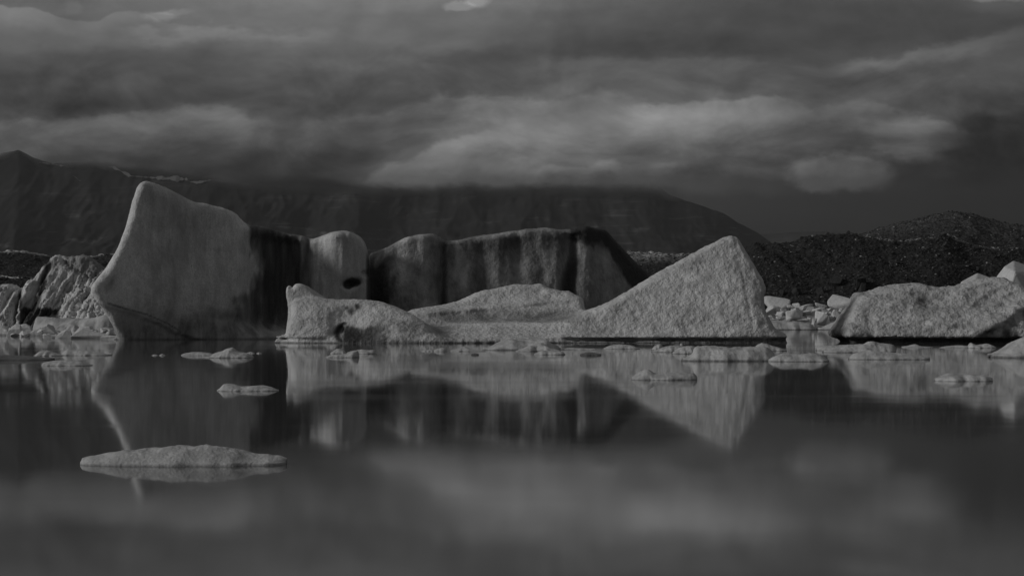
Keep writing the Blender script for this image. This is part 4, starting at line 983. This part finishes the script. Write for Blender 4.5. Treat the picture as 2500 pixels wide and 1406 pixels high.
# ------------------------------------------------------------------ stones of the moraine
def surf(px, t):
    """point of the moraine sheet at column px and row parameter t"""
    i = int(np.clip(np.searchsorted(cols, px), 1, len(cols)-1)); j = int(np.clip(np.searchsorted(yk, t), 0, len(yk)-1))
    return Xg[i, j], Yg[i, j], Zg[i, j]
BO = [ # px, t, size m, label or None
 (2092, 0.30, 2.9, 2.9, 'large dark boulder pair, tall one above the right rubble'),
 (2106, 0.17, 1.6, 2.4, 'dark boulder right of the tall one above the rubble'),
 (2042, 0.34, 2.3, 1.9, 'wide dark boulder left of the tall one above the rubble'),
 (1947, 0.16, 1.6, 1.3, 'dark boulder low on the moraine above the left rubble'),
 (1910, 0.16, 1.3, 1.1, 'dark boulder low on the moraine beside the pointed peak'),
 (2003, 0.20, 1.5, 1.4, 'grey boulder low on the moraine between two dark ones'),
 (2180, 1.60, 1.3, 0.9, 'small dark boulder on the skyline ridge left of the hill top'),
 (1655, 0.96, 1.9, 1.5, 'dark boulder on the ridge just left of the peak slope'),
 (1672, 0.97, 1.3, 1.0, 'smaller dark boulder on the ridge beside the peak slope'),
 (1625, 0.95, 1.6, 0.9, 'flat dark boulder on the ridge behind the peak slope'),
]
def find_t(px, py, lo=0.02, hi=0.98):
    best, bt = 1e9, lo
    for t_ in np.linspace(lo, hi, 60):
        x, y, z = surf(px, t_); q = abs(HOR-(z-CAMZ)*F/y-py)
        if q < best: best, bt = q, t_
    return bt
BPY = {2092: 702, 2106: 716, 2042: 692, 1947: 716, 1910: 722, 2003: 716}
for i, (px, t_, wq, hq, lab) in enumerate(BO):
    if px in BPY: t_ = find_t(px, BPY[px])
    x, y, z = surf(px, t_); o = hull('boulder', (wq, wq*0.9, hq), M['boulder'], 500+i, 14, 0.05)
    o.location = (x, y, z+hq*0.18); o.rotation_euler = (0.2, 0.3*math.sin(i*2.0), i*1.3)
    tag(o, lab, 'boulder', 'boulders on the moraine')
# a few dozen mid-size boulders, then the countless small stones
rnd = random.Random(9); protos = [hull('boulder', (1, 0.9, 0.75), M['boulder'], 600+k, 12, 0) for k in range(4)]
k = 0
for i in range(70):
    px = rnd.choice([rnd.uniform(1878, 2495)]*5+[rnd.uniform(2, 110)]); t_ = rnd.random()**1.3*0.95 if px > 1000 else rnd.uniform(0.7, 0.98)
    x, y, z = surf(px, t_); s_ = rnd.uniform(0.45, 0.95)
    if i < 4: o = protos[i]
    else: o = protos[i % 4].copy(); C.objects.link(o)
    o.location = (x, y, z+0.12*s_); o.scale = (s_, s_*rnd.uniform(0.8, 1.2), s_*rnd.uniform(0.7, 1.1)); o.rotation_euler = (rnd.uniform(-.4, .4), rnd.uniform(-.4, .4), rnd.uniform(0, 6))
    tag(o, 'small dark boulder half sunk in the gravel slope of the moraine', 'boulder', 'small boulders half sunk in the moraine')
def stones(name, n, smin_, smax_, mat, seed, tl, th, ranges):
    rg = np.random.default_rng(seed)
    ico = bmesh.new(); bmesh.ops.create_icosphere(ico, subdivisions=1, radius=0.5)
    bv = np.array([v.co[:] for v in ico.verts]); bf = np.array([[v.index for v in f_.verts] for f_ in ico.faces]); ico.free()
    a0 = rg.choice(len(ranges), n, p=[r[2] for r in ranges]); lo = np.array([r[0] for r in ranges])[a0]; hi = np.array([r[1] for r in ranges])[a0]
    px = rg.uniform(lo, hi); t_ = rg.uniform(tl, th, n)
    i = np.clip(np.searchsorted(cols, px), 1, len(cols)-1); j = np.clip(np.searchsorted(yk, t_), 0, len(yk)-1)
    s = smin_+(smax_-smin_)*rg.random(n)**3
    P = np.stack([Xg[i, j]+rg.uniform(-.15, .15, n), Yg[i, j], Zg[i, j]], 1)
    an = rg.uniform(0, 6.28, n); ca, sa = np.cos(an), np.sin(an)
    jit = 1+0.35*rg.uniform(-1, 1, (n, len(bv), 1)); v = bv[None]*jit
    sx = rg.uniform(0.8, 1.5, (n, 1)); sz = rg.uniform(0.4, 0.9, (n, 1))
    X = (v[..., 0]*ca[:, None]-v[..., 1]*sa[:, None])*sx*s[:, None]; Y = (v[..., 0]*sa[:, None]+v[..., 1]*ca[:, None])*s[:, None]; Z = v[..., 2]*sz*s[:, None]
    V = (np.stack([X, Y, Z], -1)+P[:, None, :]).reshape(-1, 3)
    Q = (bf[None]+(np.arange(n)*len(bv))[:, None, None]).reshape(-1, 3)
    return tag(mesh_obj(name, V, Q, mat, smooth=False), kind='stuff')
RR = [(1500, 1760, 0.12), (1840, 2500, 0.6), (2500, 2800, 0.08), (-100, 300, 0.2)]
tag(stones('gravel', 22000, 0.12, 0.6, M['boulder'], 1, 0.03, 2.0, RR), 'dark coarse gravel covering the moraine slopes', 'gravel')
tag(stones('gravel', 14000, 0.10, 0.50, M['stone_mid'], 2, 0.03, 2.0, RR), 'grey stones strewn over the moraine slopes', 'gravel')
tag(stones('gravel', 1500, 0.08, 0.46, M['stone_pale'], 3, 0.03, 2.0, RR), 'scattered pale stones on the moraine slopes', 'gravel')

# ------------------------------------------------------------------ air
HAZE = 1.6e-5
if HAZE:
    bm = bmesh.new(); bmesh.ops.create_cube(bm, size=1)
    me = bpy.data.meshes.new('haze'); bm.to_mesh(me); bm.free()
    hz = bpy.data.objects.new('haze', me); C.objects.link(hz)
    hz.scale = (15000, 14400, 826); hz.location = (0, 5800, 408); tag(hz, kind='stuff')
    m = bpy.data.materials.new('haze'); m.use_nodes = True; m.node_tree.nodes.clear()
    v = m.node_tree.nodes.new('ShaderNodeVolumePrincipled'); v.inputs['Density'].default_value = HAZE; v.inputs['Color'].default_value = (0.9, 0.9, 0.9, 1)
    oo = m.node_tree.nodes.new('ShaderNodeOutputMaterial'); m.node_tree.links.new(v.outputs[0], oo.inputs['Volume']); me.materials.append(m)
